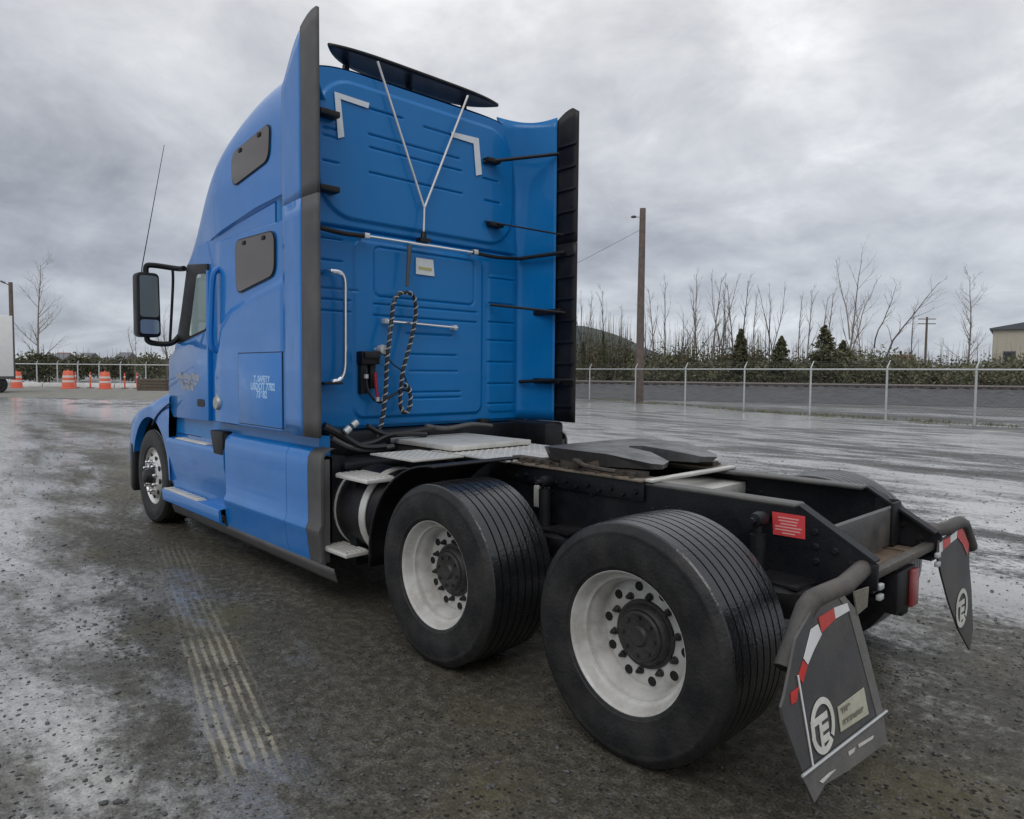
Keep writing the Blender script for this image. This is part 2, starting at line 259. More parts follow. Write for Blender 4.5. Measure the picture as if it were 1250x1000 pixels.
# ------------------------------------------------------------------ mesh helpers
class MB:
    def __init__(s): s.v = []; s.f = []; s.sm = []
    def add(s, vs, fs, smooth=False):
        o = len(s.v); s.v += [tuple(p) for p in vs]; s.f += [tuple(i+o for i in f) for f in fs]; s.sm += [smooth]*len(fs); return s
    def box(s, c, d, rot=None):
        x, y, z = (a/2 for a in d); pts = [Vector((i*x, j*y, k*z)) for i in (-1, 1) for j in (-1, 1) for k in (-1, 1)]
        if rot is not None: pts = [rot @ p for p in pts]
        c = Vector(c); pts = [p+c for p in pts]
        return s.add(pts, [(0, 1, 3, 2), (4, 6, 7, 5), (0, 4, 5, 1), (2, 3, 7, 6), (0, 2, 6, 4), (1, 5, 7, 3)])
    def bx(s, x0, x1, y0, y1, z0, z1):
        return s.box(((x0+x1)/2, (y0+y1)/2, (z0+z1)/2), (abs(x1-x0), abs(y1-y0), abs(z1-z0)))
    def prism(s, poly, ax, a, b):          # poly in the two other axes (in xyz order), extruded along ax from a to b
        def mk(p, h):
            return {'x': (h, p[0], p[1]), 'y': (p[0], h, p[1]), 'z': (p[0], p[1], h)}[ax]
        n = len(poly); vs = [mk(p, a) for p in poly] + [mk(p, b) for p in poly]
        fs = [tuple(range(n)), tuple(reversed(range(n, 2*n)))] + [(i, (i+1) % n + 0, (i+1) % n + n, i+n) for i in range(n)]
        return s.add(vs, [f for f in fs])
    def lathe(s, prof, c, ax='y', n=48, smooth=True, a0=0, a1=2*math.pi):
        c = Vector(c); full = abs(a1-a0-2*math.pi) < 1e-6; m = n if full else n+1; vs = []
        for i in range(m):
            t = a0+(a1-a0)*i/n; co, si = math.cos(t), math.sin(t)
            for r, h in prof:
                p = {'y': (r*co, h, r*si), 'z': (r*co, r*si, h), 'x': (h, r*co, r*si)}[ax]; vs.append(Vector(p)+c)
        k = len(prof); fs = []
        for i in range(n):
            j = (i+1) % m
            for q in range(k-1): fs.append((i*k+q, j*k+q, j*k+q+1, i*k+q+1))
        return s.add(vs, fs, smooth)
    def cyl(s, a, b, r, n=16, r2=None):
        return s.tube([a, b], r, n, r2=r2)
    def tube(s, pts, r, n=8, r2=None, cap=True, smooth=True):
        pts = [Vector(p) for p in pts]; L = len(pts); rs = r if isinstance(r, (list, tuple)) else [r + ((r2 if r2 is not None else r)-r)*i/(L-1) for i in range(L)]
        t = (pts[1]-pts[0]).normalized(); nr = t.orthogonal().normalized(); vs = []
        for i, p in enumerate(pts):
            tt = (pts[min(i+1, L-1)]-pts[max(i-1, 0)])
            tt = tt.normalized() if tt.length > 1e-9 else t
            nr = (nr - tt*nr.dot(tt)); nr = nr.normalized() if nr.length > 1e-6 else tt.orthogonal().normalized(); bn = tt.cross(nr)
            for k in range(n):
                a = 2*math.pi*k/n; vs.append(p + (nr*math.cos(a)+bn*math.sin(a))*rs[i])
        fs = [(i*n+k, i*n+(k+1) % n, (i+1)*n+(k+1) % n, (i+1)*n+k) for i in range(L-1) for k in range(n)]
        s.add(vs, fs, smooth)
        if cap:
            o = len(s.v)-len(vs); s.f += [tuple(o+k for k in reversed(range(n))), tuple(o+(L-1)*n+k for k in range(n))]; s.sm += [False]*2
        return s
    def grid(s, rows, smooth=True, thick=None):   # rows of equal-length point lists
        h = len(rows); w = len(rows[0]); vs = [Vector(p) for r in rows for p in r]
        fs = [(i*w+j, i*w+j+1, (i+1)*w+j+1, (i+1)*w+j) for i in range(h-1) for j in range(w-1)]
        return s.add(vs, fs, smooth)
    def build(s, name, mat, parent=None, bevel=0, seg=2, loc=None, thick=0, offset=-1, sharp=35, mats=None):
        me = bpy.data.meshes.new(name); me.from_pydata(s.v, [], s.f)
        for p, k in zip(me.polygons, s.sm): p.use_smooth = k
        if bevel or True:
            bm = bmesh.new(); bm.from_mesh(me)
            if not thick: bmesh.ops.recalc_face_normals(bm, faces=bm.faces)
            if bevel:
                ed = [e for e in bm.edges if len(e.link_faces) == 2 and e.calc_face_angle(0) > R(30)]
                bmesh.ops.bevel(bm, geom=ed, offset=bevel, segments=seg, profile=0.5, affect='EDGES', clamp_overlap=True)
                for f in bm.faces: f.smooth = True
            bm.to_mesh(me); bm.free()
        if any(s.sm) or bevel:
            me.set_sharp_from_angle(angle=R(sharp))
        me.materials.append(M[mat] if isinstance(mat, str) else mat)
        o = bpy.data.objects.new(name, me); COL.objects.link(o)
        if parent is not None: o.parent = parent
        if loc is not None: o.location = loc
        if thick:
            md = o.modifiers.new('solid', 'SOLIDIFY'); md.thickness = thick; md.offset = offset
        return o
def build_each(mb, name, mat, parent=None, **k):   # every connected piece of mb becomes an object of its own
    par = list(range(len(mb.v)))
    def find(a):
        while par[a] != a: par[a] = par[par[a]]; a = par[a]
        return a
    for f in mb.f:
        for q in f[1:]: par[find(q)] = find(f[0])
    gr = {}
    for f, s in zip(mb.f, mb.sm): gr.setdefault(find(f[0]), []).append((f, s))
    out = []
    for fl in gr.values():
        ids = sorted({i for f, _ in fl for i in f}); ix = {a: b for b, a in enumerate(ids)}
        m = MB(); m.v = [mb.v[i] for i in ids]; m.f = [tuple(ix[i] for i in f) for f, _ in fl]; m.sm = [s for _, s in fl]; out.append(m.build(name, mat, parent, **k))
    return out
def thing(name, label, cat, loc=(0, 0, 0), rz=0, group=None):
    o = bpy.data.objects.new(name, None); COL.objects.link(o); o.location = loc; o.rotation_euler = (0, 0, rz); o.empty_display_size = .3
    o['label'] = label; o['category'] = cat
    if group: o['group'] = group
    return o
def tag(o, label, cat, group=None):
    o['label'] = label; o['category'] = cat
    if group: o['group'] = group
    return o
def struct(o): o['kind'] = 'structure'; return o
def copy_tree(o, parent=None):
    c = o.copy(); COL.objects.link(c)
    if parent is not None: c.parent = parent
    for ch in list(o.children): copy_tree(ch, c)
    return c
def lerp(a, b, t): return a+(b-a)*t
def interp(x, pts):
    if x <= pts[0][0]: return pts[0][1]
    for (a, b), (c, d) in zip(pts, pts[1:]):
        if x <= c: return b+(d-b)*(x-a)/(c-a)
    return pts[-1][1]
def catmull(P, n=8):
    P = [Vector(p) for p in P]; out = []
    for i in range(len(P)-1):
        p0 = P[max(i-1, 0)]; p1 = P[i]; p2 = P[i+1]; p3 = P[min(i+2, len(P)-1)]
        for k in range(n):
            t = k/n; out.append(0.5*((2*p1)+(p2-p0)*t+(2*p0-5*p1+4*p2-p3)*t*t+(3*p1-p0-3*p2+p3)*t**3))
    out.append(P[-1]); return out
def round_poly(P, r, n=5):                # round the corners of a 2D polygon
    out = []; L = len(P); P = [Vector((p[0], p[1])) for p in P]
    for i in range(L):
        p = P[i]; a = (P[i-1]-p); b = (P[(i+1) % L]-p); rr = min(r, a.length*.45, b.length*.45)
        A = p+a.normalized()*rr; B = p+b.normalized()*rr
        for k in range(n+1):
            t = k/n; out.append(A*(1-t)**2 + p*2*t*(1-t) + B*t*t)
    return out
def text(name, body, size, mat, parent, origin, xdir, ydir, ext=0.0006, align='CENTER', bold=0.0):
    cu = bpy.data.curves.new(name, 'FONT'); cu.body = body; cu.size = size; cu.extrude = ext; cu.align_x = align; cu.align_y = 'CENTER'; cu.offset = bold
    tmp = bpy.data.objects.new(name+'_tmp', cu); COL.objects.link(tmp)
    dg = bpy.context.evaluated_depsgraph_get(); me = bpy.data.meshes.new_from_object(tmp.evaluated_get(dg))
    bpy.data.objects.remove(tmp)
    x = Vector(xdir).normalized(); z = x.cross(Vector(ydir)).normalized(); y = z.cross(x)
    me.transform(Matrix(((x.x, y.x, z.x, origin[0]), (x.y, y.y, z.y, origin[1]), (x.z, y.z, z.z, origin[2]), (0, 0, 0, 1))))
    me.materials.clear(); me.materials.append(M[mat])
    o = bpy.data.objects.new(name, me); COL.objects.link(o); o.parent = parent; return o
# ------------------------------------------------------------------ the truck (x forward, y to its left, z up; origin under the rear axle)
truck = thing('tractor_truck', 'blue sleeper cab semi tractor unit with bare rear frame parked on wet gravel', 'truck')
def onp(u, v, p0, n):
    d = ray(u, v); n = Vector(n); return CAM + d*((Vector(p0)-CAM).dot(n)/d.dot(n))
def poly_face(pts, n_off, name, mat, parent, t=0.003):      # a thin slab with its outline pts, thickness t along n_off
    n = Vector(n_off).normalized(); k = len(pts); mb = MB()
    a = [Vector(p) for p in pts]; b = [p+n*t for p in a]
    mb.add(a+b, [tuple(range(k)), tuple(reversed(range(k, 2*k)))]+[(i, (i+1) % k, (i+1) % k+k, i+k) for i in range(k)])
    return mb.build(name, mat, parent)
def sm(x): x = max(0, min(1, x)); return x*x*(3-2*x)

# --- cab body: lower box with windscreen, side panels, doors
def cw(X): return 1.225-0.06*sm((X-4.3)/1.5)
def cab_profile():
    return [(3.27, 1.17), (5.72, 1.17), (5.74, 1.70), (5.50, 2.10), (5.20, 2.62), (4.9, 2.74), (3.27, 2.86)]
mb = MB(); fr = [-1, -.97, -.8, -.4, 0, .4, .8, .97, 1]; PR = cab_profile(); rows = []
for i, (X, z) in enumerate(PR):
    rows.append([Vector((X + (.34*(1-f*f) if i in (2, 3, 4, 1) else 0), f*(cw(X)-.02), z)) for f in fr])
rows.append(rows[0]); mb.grid(rows, smooth=False)
mb.add([r[0] for r in rows[:-1]], [tuple(range(len(PR)))]); mb.add([r[-1] for r in rows[:-1]], [tuple(range(len(PR)))])
cab = mb.build('cab_body', 'blue', truck)
mb = MB(); rows = []
for X, z in ((5.745, 1.74), (5.51, 2.13), (5.215, 2.6)):
    rows.append([Vector((X+.34*(1-f*f)+.006, f*(cw(X)-.03), z)) for f in fr])
mb.grid(rows); mb.build('windscreen', 'windscreen', cab, thick=.004, offset=1)
mb = MB(); mb.bx(3.3, 5.6, -1.16, 1.16, 1.0, 1.168); mb.build('cab_underside', 'blue_back', cab)

for sgn in (1, -1):
    # bulged sleeper side panel with its crease
    def crease(X): return interp(X, [(2.95, 2.30), (3.6, 2.20), (4.05, 2.10), (4.25, 1.98), (4.45, 1.6)])
    mb = MB(); rows = []
    zs = [1.175, 1.185, 1.2]+[1.2+(2.70-1.2)*i/70 for i in range(1, 71)]+[2.712]
    for X in [3.065+(4.46-3.065)*i/40 for i in range(41)]:
        r = []
        for k, z in enumerate(zs):
            y = 1.222 + .022*sm((crease(X)-z)/.07+.5) - .018*sm((X-4.25)/.2)
            if k in (0, len(zs)-1): y -= .012
            if X < 3.07 or X > 4.455: y -= .01
            r.append((X, sgn*y, z))
        rows.append(r)
    mb.grid(rows); sp = mb.build('sleeper_side_panel', 'blue', truck)
    if sgn == 1: sleeper_side = sp
    # luggage door (lower) proud of the panel
    A = at(291, 431, 'y', 1.247); B = at(351, 430, 'y', 1.247); x0, x1, z1 = 3.09, A.x, B.z
    mb = MB(); mb.prism(round_poly([(x0, 1.20), (x1, 1.20), (x1, z1), (x0, z1)], .012), 'y', sgn*1.235, sgn*1.250); ld = mb.build('storage_door', 'blue', truck, bevel=.004)
    if sgn == 1: store_door = ld
    mb = MB(); mb.prism([(x0-.006, 1.195), (x1+.007, 1.195), (x1+.007, z1+.007), (x0-.006, z1+.007)], 'y', sgn*1.236, sgn*1.2466); mb.build('seal', 'seal_dark', ld)
    # driver's door
    dp = [at(u, v, 'y', 1.20) for u, v in ((255, 330), (256, 514), (213, 509), (207.5, 495), (207.5, 440), (218, 421), (229, 416), (253, 404), (253, 330))]
    mb = MB(); mb.prism([(p.x, p.z) for p in dp], 'y', sgn*1.165, sgn*1.212); dr = mb.build('cab_door', 'blue', truck, bevel=.006)
    if sgn == 1: door = dr
    fp = [at(u, v, 'y', 1.20) for u, v in ((253.2, 322), (229, 323), (216.5, 420), (229, 416), (253.2, 404))]
    mb = MB(); mb.prism([(p.x, p.z) for p in fp], 'y', sgn*1.16, sgn*1.206); mb.build('window_frame', 'black_plastic', dr, bevel=.006)
    gp = [at(u, v, 'y', 1.208) for u, v in ((240.5, 335), (252, 334), (252, 401), (231, 411))]
    mb = MB(); mb.prism(round_poly([(p.x, p.z) for p in gp], .05), 'y', sgn*1.2, sgn*1.2095); mb.build('door_window', 'door_glass', dr)
    mb = MB(); p = at(241, 487, 'y', 1.212); q = at(250, 497, 'y', 1.212)
    mb.prism(round_poly([(p.x, p.z), (q.x, p.z), (q.x, q.z), (p.x, q.z)], .03), 'y', sgn*1.21, sgn*1.216); mb.build('door_handle', 'black_plastic', dr)
    # grab rail behind the door
    p = at(262, 336, 'y', 1.25); q = at(259, 420, 'y', 1.25)
    mb = MB(); mb.tube(catmull([(p.x, sgn*1.20, p.z+.06), (p.x, sgn*1.26, p.z), ((p.x+q.x)/2, sgn*1.268, (p.z+q.z)/2), (q.x, sgn*1.26, q.z), (q.x, sgn*1.20, q.z-.06)], 5), .026, 8); mb.build('grab_rail', 'blue', truck)

# logo smudge, caps and lettering on the driver's side
p = at(271, 476, 'y', 1.23); mb = MB(); mb.lathe([(0, .0), (.055, .0), (.055, .006), (0, .006)], (p.x, 1.232, p.z), 'y', 24, smooth=False); mb.build('round_sticker', 'white_tape', sleeper_side)
p = at(268, 492, 'y', 1.23); mb = MB(); mb.lathe([(0, .045), (.05, .045), (.06, .03), (.062, 0), (0, 0)], (p.x, 1.222, p.z), 'y', 24); mb.lathe([(.09, .0), (.09, .012), (.06, .015)], (p.x, 1.222, p.z), 'y', 24); mb.build('filler_cap', 'grey_cap', sleeper_side)
for s, (u, v), h in (('T. SAFETY', (319, 463), .080), ('USDOT 7782', (320, 472.5), .095), ('73682', (319, 482), .095)):
    p = at(u, v, 'y', 1.2525); text('lettering', s, h*.8, 'pale_print', store_door, (p.x, 1.2505, p.z), (-1, 0, 0), (0, 0, 1), bold=.003)
for a, b, h in (((215, 459), (243, 461), .05), ((217, 466), (240, 468), .028), ((222, 472), (236, 473), .05)):
    p = at(*a, 'y', 1.213); q = at(*b, 'y', 1.213); mb = MB(); n = 9
    for i in range(n):
        t = (i+.5)/n; X = lerp(p.x, q.x, t); Z = lerp(p.z, q.z, t)+.012*math.sin(i*2.3); hh = h*(.75+.5*abs(math.sin(i*1.7)))
        w = abs(q.x-p.x)/n*.52
        mb.prism([(X-w, Z-hh/2), (X+w, Z-hh/2), (X+w-.015, Z+hh/2), (X-w-.015, Z+hh/2)], 'y', 1.2122, 1.2135)
    mb.build('faded_logo', 'tan_print', door)

# --- roof fairing
RB = [(3.05, 2.90), (3.6, 2.87), (4.9, 2.715), (5.6, 2.60)]
RH = [(3.05, 3.90), (3.35, 3.90), (3.67, 3.865), (4.0, 3.78), (4.31, 3.66), (4.6, 3.52), (4.84, 3.375), (5.1, 3.17), (5.37, 2.93), (5.52, 2.76), (5.6, 2.63)]
def rz0(X): return interp(X, RB)
def rzh(X):
    return sum(interp(X+d, RH) for d in (-.12, -.06, 0, .06, .12))/5 if X > 3.17 else interp(X, RH)
def rw(X): return 1.222-.16*sm((X-4.2)/1.5)
def roof_y(X, z, n=6):
    s = max(0, min(1, (z-rz0(X))/(rzh(X)-rz0(X)))); return rw(X)*(1-s**n)**(1/n)
mb = MB(); rows = []; NS = 26
for i in range(61):
    X = 3.05+(5.6-3.05)*i/60; z0, H = rz0(X), rzh(X); w = rw(X); r = []; n = 6-2.5*sm((X-4.4)/1.2)
    half = [(w-.05, z0-.17), (w-.042, z0-.03), (w-.035, z0-.02), (w-.004, z0+.0)]
    for k in range(1, NS+1):
        th = (math.pi/2)*(k/NS); c, s_ = max(0, math.cos(th)), math.sin(th)
        half.append((w*c**(2/n), z0+(H-z0)*s_**(2/n)))
    half[-1] = (0, H)
    r = [Vector((X, y, z)) for y, z in half] + [Vector((X, -y, z)) for y, z in reversed(half[:-1])]
    rows.append(r)
mb.grid(rows); mb.add(rows[-1], [tuple(range(len(rows[-1])))])
roof = mb.build('roof_fairing', 'blue', truck)

def surf_quad(c4, r, off, fn, n=6):       # rounded quadrilateral in (X,z) lying on a side surface y=fn(X,z)
    pl = round_poly(c4, r, n); cx = sum(p[0] for p in pl)/len(pl); cz = sum(p[1] for p in pl)/len(pl); rows = []
    for k in range(6):
        t = 1-k/5*.999; rows.append([Vector((cx+(p[0]-cx)*t, fn(cx+(p[0]-cx)*t, cz+(p[1]-cz)*t)+off, cz+(p[1]-cz)*t)) for p in list(pl)+[pl[0]]])
    return rows
for nm, px, fn, y in (('upper', ((288, 189), (335, 151), (334, 196), (290, 229)), lambda X, z: roof_y(X, z), 1.19), ('lower', ((288, 295), (335.5, 282), (335.5, 335), (290, 358)), lambda X, z: 1.226, 1.228)):
    c4 = [(p.x, p.z) for p in (at(u, v, 'y', y) for u, v in px)]
    cx = sum(p[0] for p in c4)/4; cz = sum(p[1] for p in c4)/4
    big = [(cx+(a-cx)*1.045, cz+(b-cz)*1.055) for a, b in c4]
    for s_ in (1, -1):
        mb = MB(); mb.grid([[Vector((q.x, q.y*s_, q.z)) for q in r] for r in surf_quad(big, .10, .006, fn)]); fo = mb.build('sleeper_window', 'black_plastic', roof if nm == 'upper' else truck)
        mb = MB(); mb.grid([[Vector((q.x, q.y*s_, q.z)) for q in r] for r in surf_quad(c4, .09, .011, fn)]); mb.build('pane', 'glass_tint', fo if nm == 'lower' else roof)
        mb = MB()
        for t in (.25, .75):
            X = lerp(c4[0][0], c4[1][0], t); z = lerp(c4[0][1], c4[1][1], t)-.03; mb.box((X, s_*(fn(X, z)+.014), z), (.05, .012, .03))
        build_each(mb, 'latch', 'black_plastic', fo if nm == 'lower' else roof, bevel=.004)

# --- rear wall: pressed steel with grooves and a raised access panel
WX = 3.05
def wy(u, v): p = at(u, v, 'x', WX); return p.y, p.z
GR = []                                   # horizontal grooves (y0, y1, z0, z1)
for a, b in (((447, 132), (489, 146)), ((449, 164), (558, 195)), ((450, 179), (561, 211)), ((450, 209), (562, 239)), ((516, 155), (551, 167)),
             ((393, 143), (407, 146)), ((393, 155), (409, 160)), ((393, 166), (410, 169)), ((393, 195), (411, 201)), ((589, 219), (606, 222)), ((591, 245), (608, 249)),
             ((393, 290), (417, 293)), ((393, 316), (417, 320)), ((393, 353), (435, 354)), ((393, 365), (427, 367)), ((393, 379), (427, 381)),
             ((456, 371), (580, 382)), ((456, 385), (580, 394)), ((500, 433), (555, 434)), ((500, 453), (556, 454)), ((500, 478), (560, 479)), ((500, 485), (560, 486)), ((496, 405), (550, 412)),
             ((598, 340), (632, 343)), ((597, 370), (632, 374)), ((597, 391), (634, 398)), ((596, 416), (634, 417)), ((596, 442), (634, 443)), ((596, 468), (634, 469)), ((596, 492), (632, 493))):
    (y0, z0), (y1, z1) = wy(*a), wy(*b); GR.append((min(y0, y1), max(y0, y1), (z0+z1)/2))
seam_z = 2.71
pan = (-.525, .50, 2.215, 2.60, .05)      # raised rounded panel outline
pan2 = (-.62, .68, 1.26, 2.63, .08)
def rr_sdf(y, z, b):
    y0, y1, z0, z1, r = b; qx = abs(y-(y0+y1)/2)-(y1-y0)/2+r; qz = abs(z-(z0+z1)/2)-(z1-z0)/2+r
    return math.hypot(max(qx, 0), max(qz, 0))+min(max(qx, qz), 0)-r
def wdisp(y, z):
    d = 0.0
    for y0, y1, gz in GR:
        if y0-.02 < y < y1+.02 and abs(z-gz) < .03:
            e = sm(min((y-y0)/.02+1, (y1-y)/.02+1, 1)); d = min(d, -.013*e*math.exp(-((z-gz)/.0068)**2))
    d = min(d, -.03*math.exp(-((z-seam_z)/.011)**2))
    a = rr_sdf(y, z, pan); d = min(d, -.013*math.exp(-(a/.008)**2))
    b = rr_sdf(y, z, pan2); d += .016*sm(-b/.03+.5)
    tp = rr_sdf(y, z, (-.98, .98, 2.78, 3.80, .30)); d += .022*sm(-tp/.035+.5)
    lp = rr_sdf(y, z, (-1.06, -.70, 1.26, 2.5, .06)); d += .008*sm(-lp/.02+.5)
    return d
mb = MB(); rows = []; us = []
for i in range(261): us.append(-1.0+2.0*i/260)
arc = [math.pi/2*k/8 for k in range(1, 9)]
for j in range(451):
    z = 1.20+(3.885-1.20)*j/450; r = []
    for a in reversed(arc): r.append((WX+.2*(1-math.cos(a)), -1.0-.2*math.sin(a), z))
    for y in us: r.append((WX-wdisp(y, z), y, z))
    for a in arc: r.append((WX+.2*(1-math.cos(a)), 1.0+.2*math.sin(a), z))
    rows.append(r)
# keep the wall below the rounded roof line
def top_at(y): y = min(abs(y), 1.2); return 2.9+1.0*(1-min(1, (y/1.222))**6)**(1/6)
for r in rows:
    for k, p in enumerate(r):
        if p[2] > top_at(p[1])-.01: r[k] = (p[0], p[1], max(1.2, top_at(p[1])-.01))
mb.grid(rows); wall = mb.build('rear_wall', 'blue_back', truck, sharp=60)
mb = MB(); mb.bx(3.07, 3.3, -1.2, 1.2, 1.172, 1.21); mb.build('wall_sill', 'blue_back', wall, bevel=.01)
def onwall(u, v, off=.0): return at(u, v, 'x', WX-off)
# corner marks of reflective tape
for px in (((408, 112), (450.5, 126), (449.5, 132.5), (415.5, 121), (420, 167), (412.5, 169)), ((551, 161), (584, 169), (588, 213), (581, 214.5), (578, 175.5), (551, 167))):
    pts = [onwall(u, v, .03) for u, v in px]; poly_face(pts, (-1, 0, 0), 'reflective_corner', 'white_tape', wall, .004)
# label on the access panel
pts = [onwall(u, v, .024) for u, v in ((507.5, 314.5), (528.5, 317.5), (530, 337.5), (507.5, 334.5))]; lb = poly_face(pts, (-1, 0, 0), 'label_plate', 'label_white', wall, .004)
pts = [onwall(u, v, .029) for u, v in ((511, 325), (527, 327.5), (527, 331), (511, 328.5))]; poly_face(pts, (-1, 0, 0), 'yellow_print', 'label_yellow', lb, .002)
# hose bar across the wall: chrome middle, black ends running out to the fairings
def rod(name, px, X, r, mat, parent, n=10, smoothpath=True):
    pts = [at(u, v, 'x', X) for u, v in px]
    if smoothpath and len(pts) > 2: pts = catmull(pts, 6)
    return MB().tube(pts, r, n).build(name, mat, parent)
rod('hose_bar', ((446, 288), (577, 308)), 2.96, .011, 'chrome', wall)
rod('bar_end', ((391, 278), (420, 285), (446, 288)), 2.96, .019, 'black_plastic', wall)
rod('bar_end', ((577, 308), (605, 314), (636, 316)), 2.96, .017, 'black_plastic', wall)
mb = MB()
for u, v in ((447, 288), (580, 308)):
    p = at(u, v, 'x', 2.96); mb.box(p, (.045, .045, .04)); mb.tube([p, p+Vector((.1, 0, 0))], .012, 8)
build_each(mb, 'bar_clamp', 'aluminium', wall, bevel=.004)
# vertical chrome grab handle, left; horizontal one in the middle
pts = [Vector((3.04, *wy(395, 333))), ] ; P = lambda u, v, X=2.965: at(u, v, 'x', X)
MB().tube(catmull([P(394, 331, 3.04), P(404, 331), P(415, 333), P(420.5, 342), P(421, 370), P(421, 430), P(420, 452), P(415, 463), P(406, 466), P(396, 468, 3.04)], 5), .017, 10).build('grab_handle', 'chrome', wall)
MB().tube([P(471, 392, 2.985), P(558, 400, 2.985)], .013, 10).build('grab_handle', 'chrome', wall)
mb = MB()
for u, v in ((472, 392), (556, 400)): p = P(u, v, 2.985); mb.box(p+Vector((.03, 0, 0)), (.075, .035, .04))
build_each(mb, 'handle_foot', 'aluminium', wall, bevel=.004)
mb = MB()
for u, v, h in ((400, 231, .045), (400, 139, .045), (404, 468, .018)): p = at(u, v, 'x', 2.98); mb.box(p, (.09, .16, h))
build_each(mb, 'fairing_bracket', 'black_plastic', wall, bevel=.008)

# --- side fairings (air deflectors) with rubber edges, split at mid height
def fair_top(X): return interp(X, [(2.46, 3.93), (2.50, 3.975), (2.56, 3.975), (2.64, 3.955), (2.72, 3.91), (2.82, 3.84), (2.92, 3.755), (3.07, 3.60)])
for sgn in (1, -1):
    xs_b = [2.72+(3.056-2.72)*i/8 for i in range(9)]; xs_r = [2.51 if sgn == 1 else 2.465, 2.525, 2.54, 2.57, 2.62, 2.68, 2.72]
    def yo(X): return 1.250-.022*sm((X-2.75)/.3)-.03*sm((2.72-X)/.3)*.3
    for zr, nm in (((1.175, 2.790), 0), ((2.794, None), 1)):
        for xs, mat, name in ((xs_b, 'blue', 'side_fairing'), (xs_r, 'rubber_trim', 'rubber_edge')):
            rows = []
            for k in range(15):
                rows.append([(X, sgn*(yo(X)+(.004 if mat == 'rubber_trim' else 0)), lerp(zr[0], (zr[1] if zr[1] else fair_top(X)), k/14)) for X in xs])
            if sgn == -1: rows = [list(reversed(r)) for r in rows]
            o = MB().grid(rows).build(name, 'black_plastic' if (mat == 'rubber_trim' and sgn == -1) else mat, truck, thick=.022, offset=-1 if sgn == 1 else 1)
            if mat == 'rubber_trim':
                if sgn == -1:                # ribs seen on its inner face
                    mb = MB(); z = 1.32
                    while z < 3.85:
                        if zr[0] <= z < (zr[1] or 9): mb.box((2.59, -1.222, z), (.23, .02, .022))
                        z += .195
                    build_each(mb, 'rib', 'black_plastic', o, bevel=.004)
# concave inner skins that sweep from the rear wall out to the fairing edges
for sgn in (1, -1):
    rows = []
    for k in range(31):
        t = k/30; z = 1.185+(3.93-1.185)*t; r = []
        yw = 1.06-.05*sm((z-2.6)/.5)-.20*sm((z-3.2)/.75)**1.5; zt_out = min(z, 3.93)
        for j in range(15):
            s = j/14; X = 3.075-(3.075-2.70)*s; y = yw+(1.214-yw)*(s**.62)
            zz = z
            if sgn == 1: zz = min(z, fair_top(X)-.03, 3.80)
            elif k == 30: zz = 3.93+.03*math.sin(s*3.1)*0-.035*math.sin(math.pi*s)
            r.append((X, sgn*y, zz))
        rows.append(r)
    MB().grid(rows, smooth=True).build('fairing_liner', 'blue_back', truck, thick=.01, offset=0)
    MB().tube([(rows[k][0][0]-.004, rows[k][0][1], rows[k][0][2]) for k in range(2, 30)], .007, 6).build('liner_seam', 'blue', truck)
def strut(a, b, r, mat='black_plastic'):
    MB().tube([a, b], r, 8).build('fairing_strut', mat, truck)
for (u0, v0), (u1, v1), r in (((590, 198), (682, 188), .016), ((592, 270), (688, 287), .008), ((634, 316), (690, 308), .018), ((598, 372), (690, 382), .012), ((634, 466), (700, 464), .016)):
    a = at(u0, v0, 'x', WX-.03); b = at(u1, v1, 'y', -1.195); strut(a, b, r)
mb = MB()
for u, v in ((600, 197), (604, 275)): p = at(u, v, 'x', 3.0); mb.box(p, (.09, .15, .04))
for v in (382, 465): p = at(660, v, 'y', -1.17); mb.box(p, (.5, .05, .05))
build_each(mb, 'fairing_bracket', 'black_plastic', truck, bevel=.008)

# --- roof spoiler over the back edge
rows_t = []; mb = MB(); ns = 40
for i in range(ns+1):
    y = -.855+1.71*i/ns; q = 1-(abs(y)/.855)**4.5; xr = 3.10-.055*q; xf = 3.115+.24*q; zr = 4.055+.006*q; zf = 4.05-.006*q
    r = []
    for k in range(9):
        t = k/8; r.append(Vector((lerp(xr, xf, t), y, lerp(zr, zf, t)+.010*math.sin(math.pi*t)*q)))
    rows_t.append(r)
spo = mb.grid(rows_t).build('roof_spoiler', 'black_plastic', truck, thick=.022, offset=0)
mb = MB()
for y in (.60, -.60, 0): mb.bx(3.27, 3.31, y-.02, y+.02, 3.87, 4.035)
build_each(mb, 'spoiler_bracket', 'black_plastic', spo)
# V shaped hose tether
J = at(518, 254, 'x', 2.98); K = at(517, 289, 'x', 2.96)
mb = MB(); ra = at(461, 75, 'x', 2.99); rb = at(571, 117, 'x', 2.99)
mb.tube([ra, J], .009, 8); mb.tube([rb, J], .009, 8); mb.tube([J, K], .008, 8)
tet = mb.build('hose_tether', 'aluminium', truck)
mb = MB(); mb.tube([K+Vector((0, 0, .04)), K-Vector((0, 0, .03))], [.018, .03], 10); mb.box(K-Vector((0, 0, .03)), (.06, .1, .03)); mb.build('tether_clamp', 'black_plastic', tet)
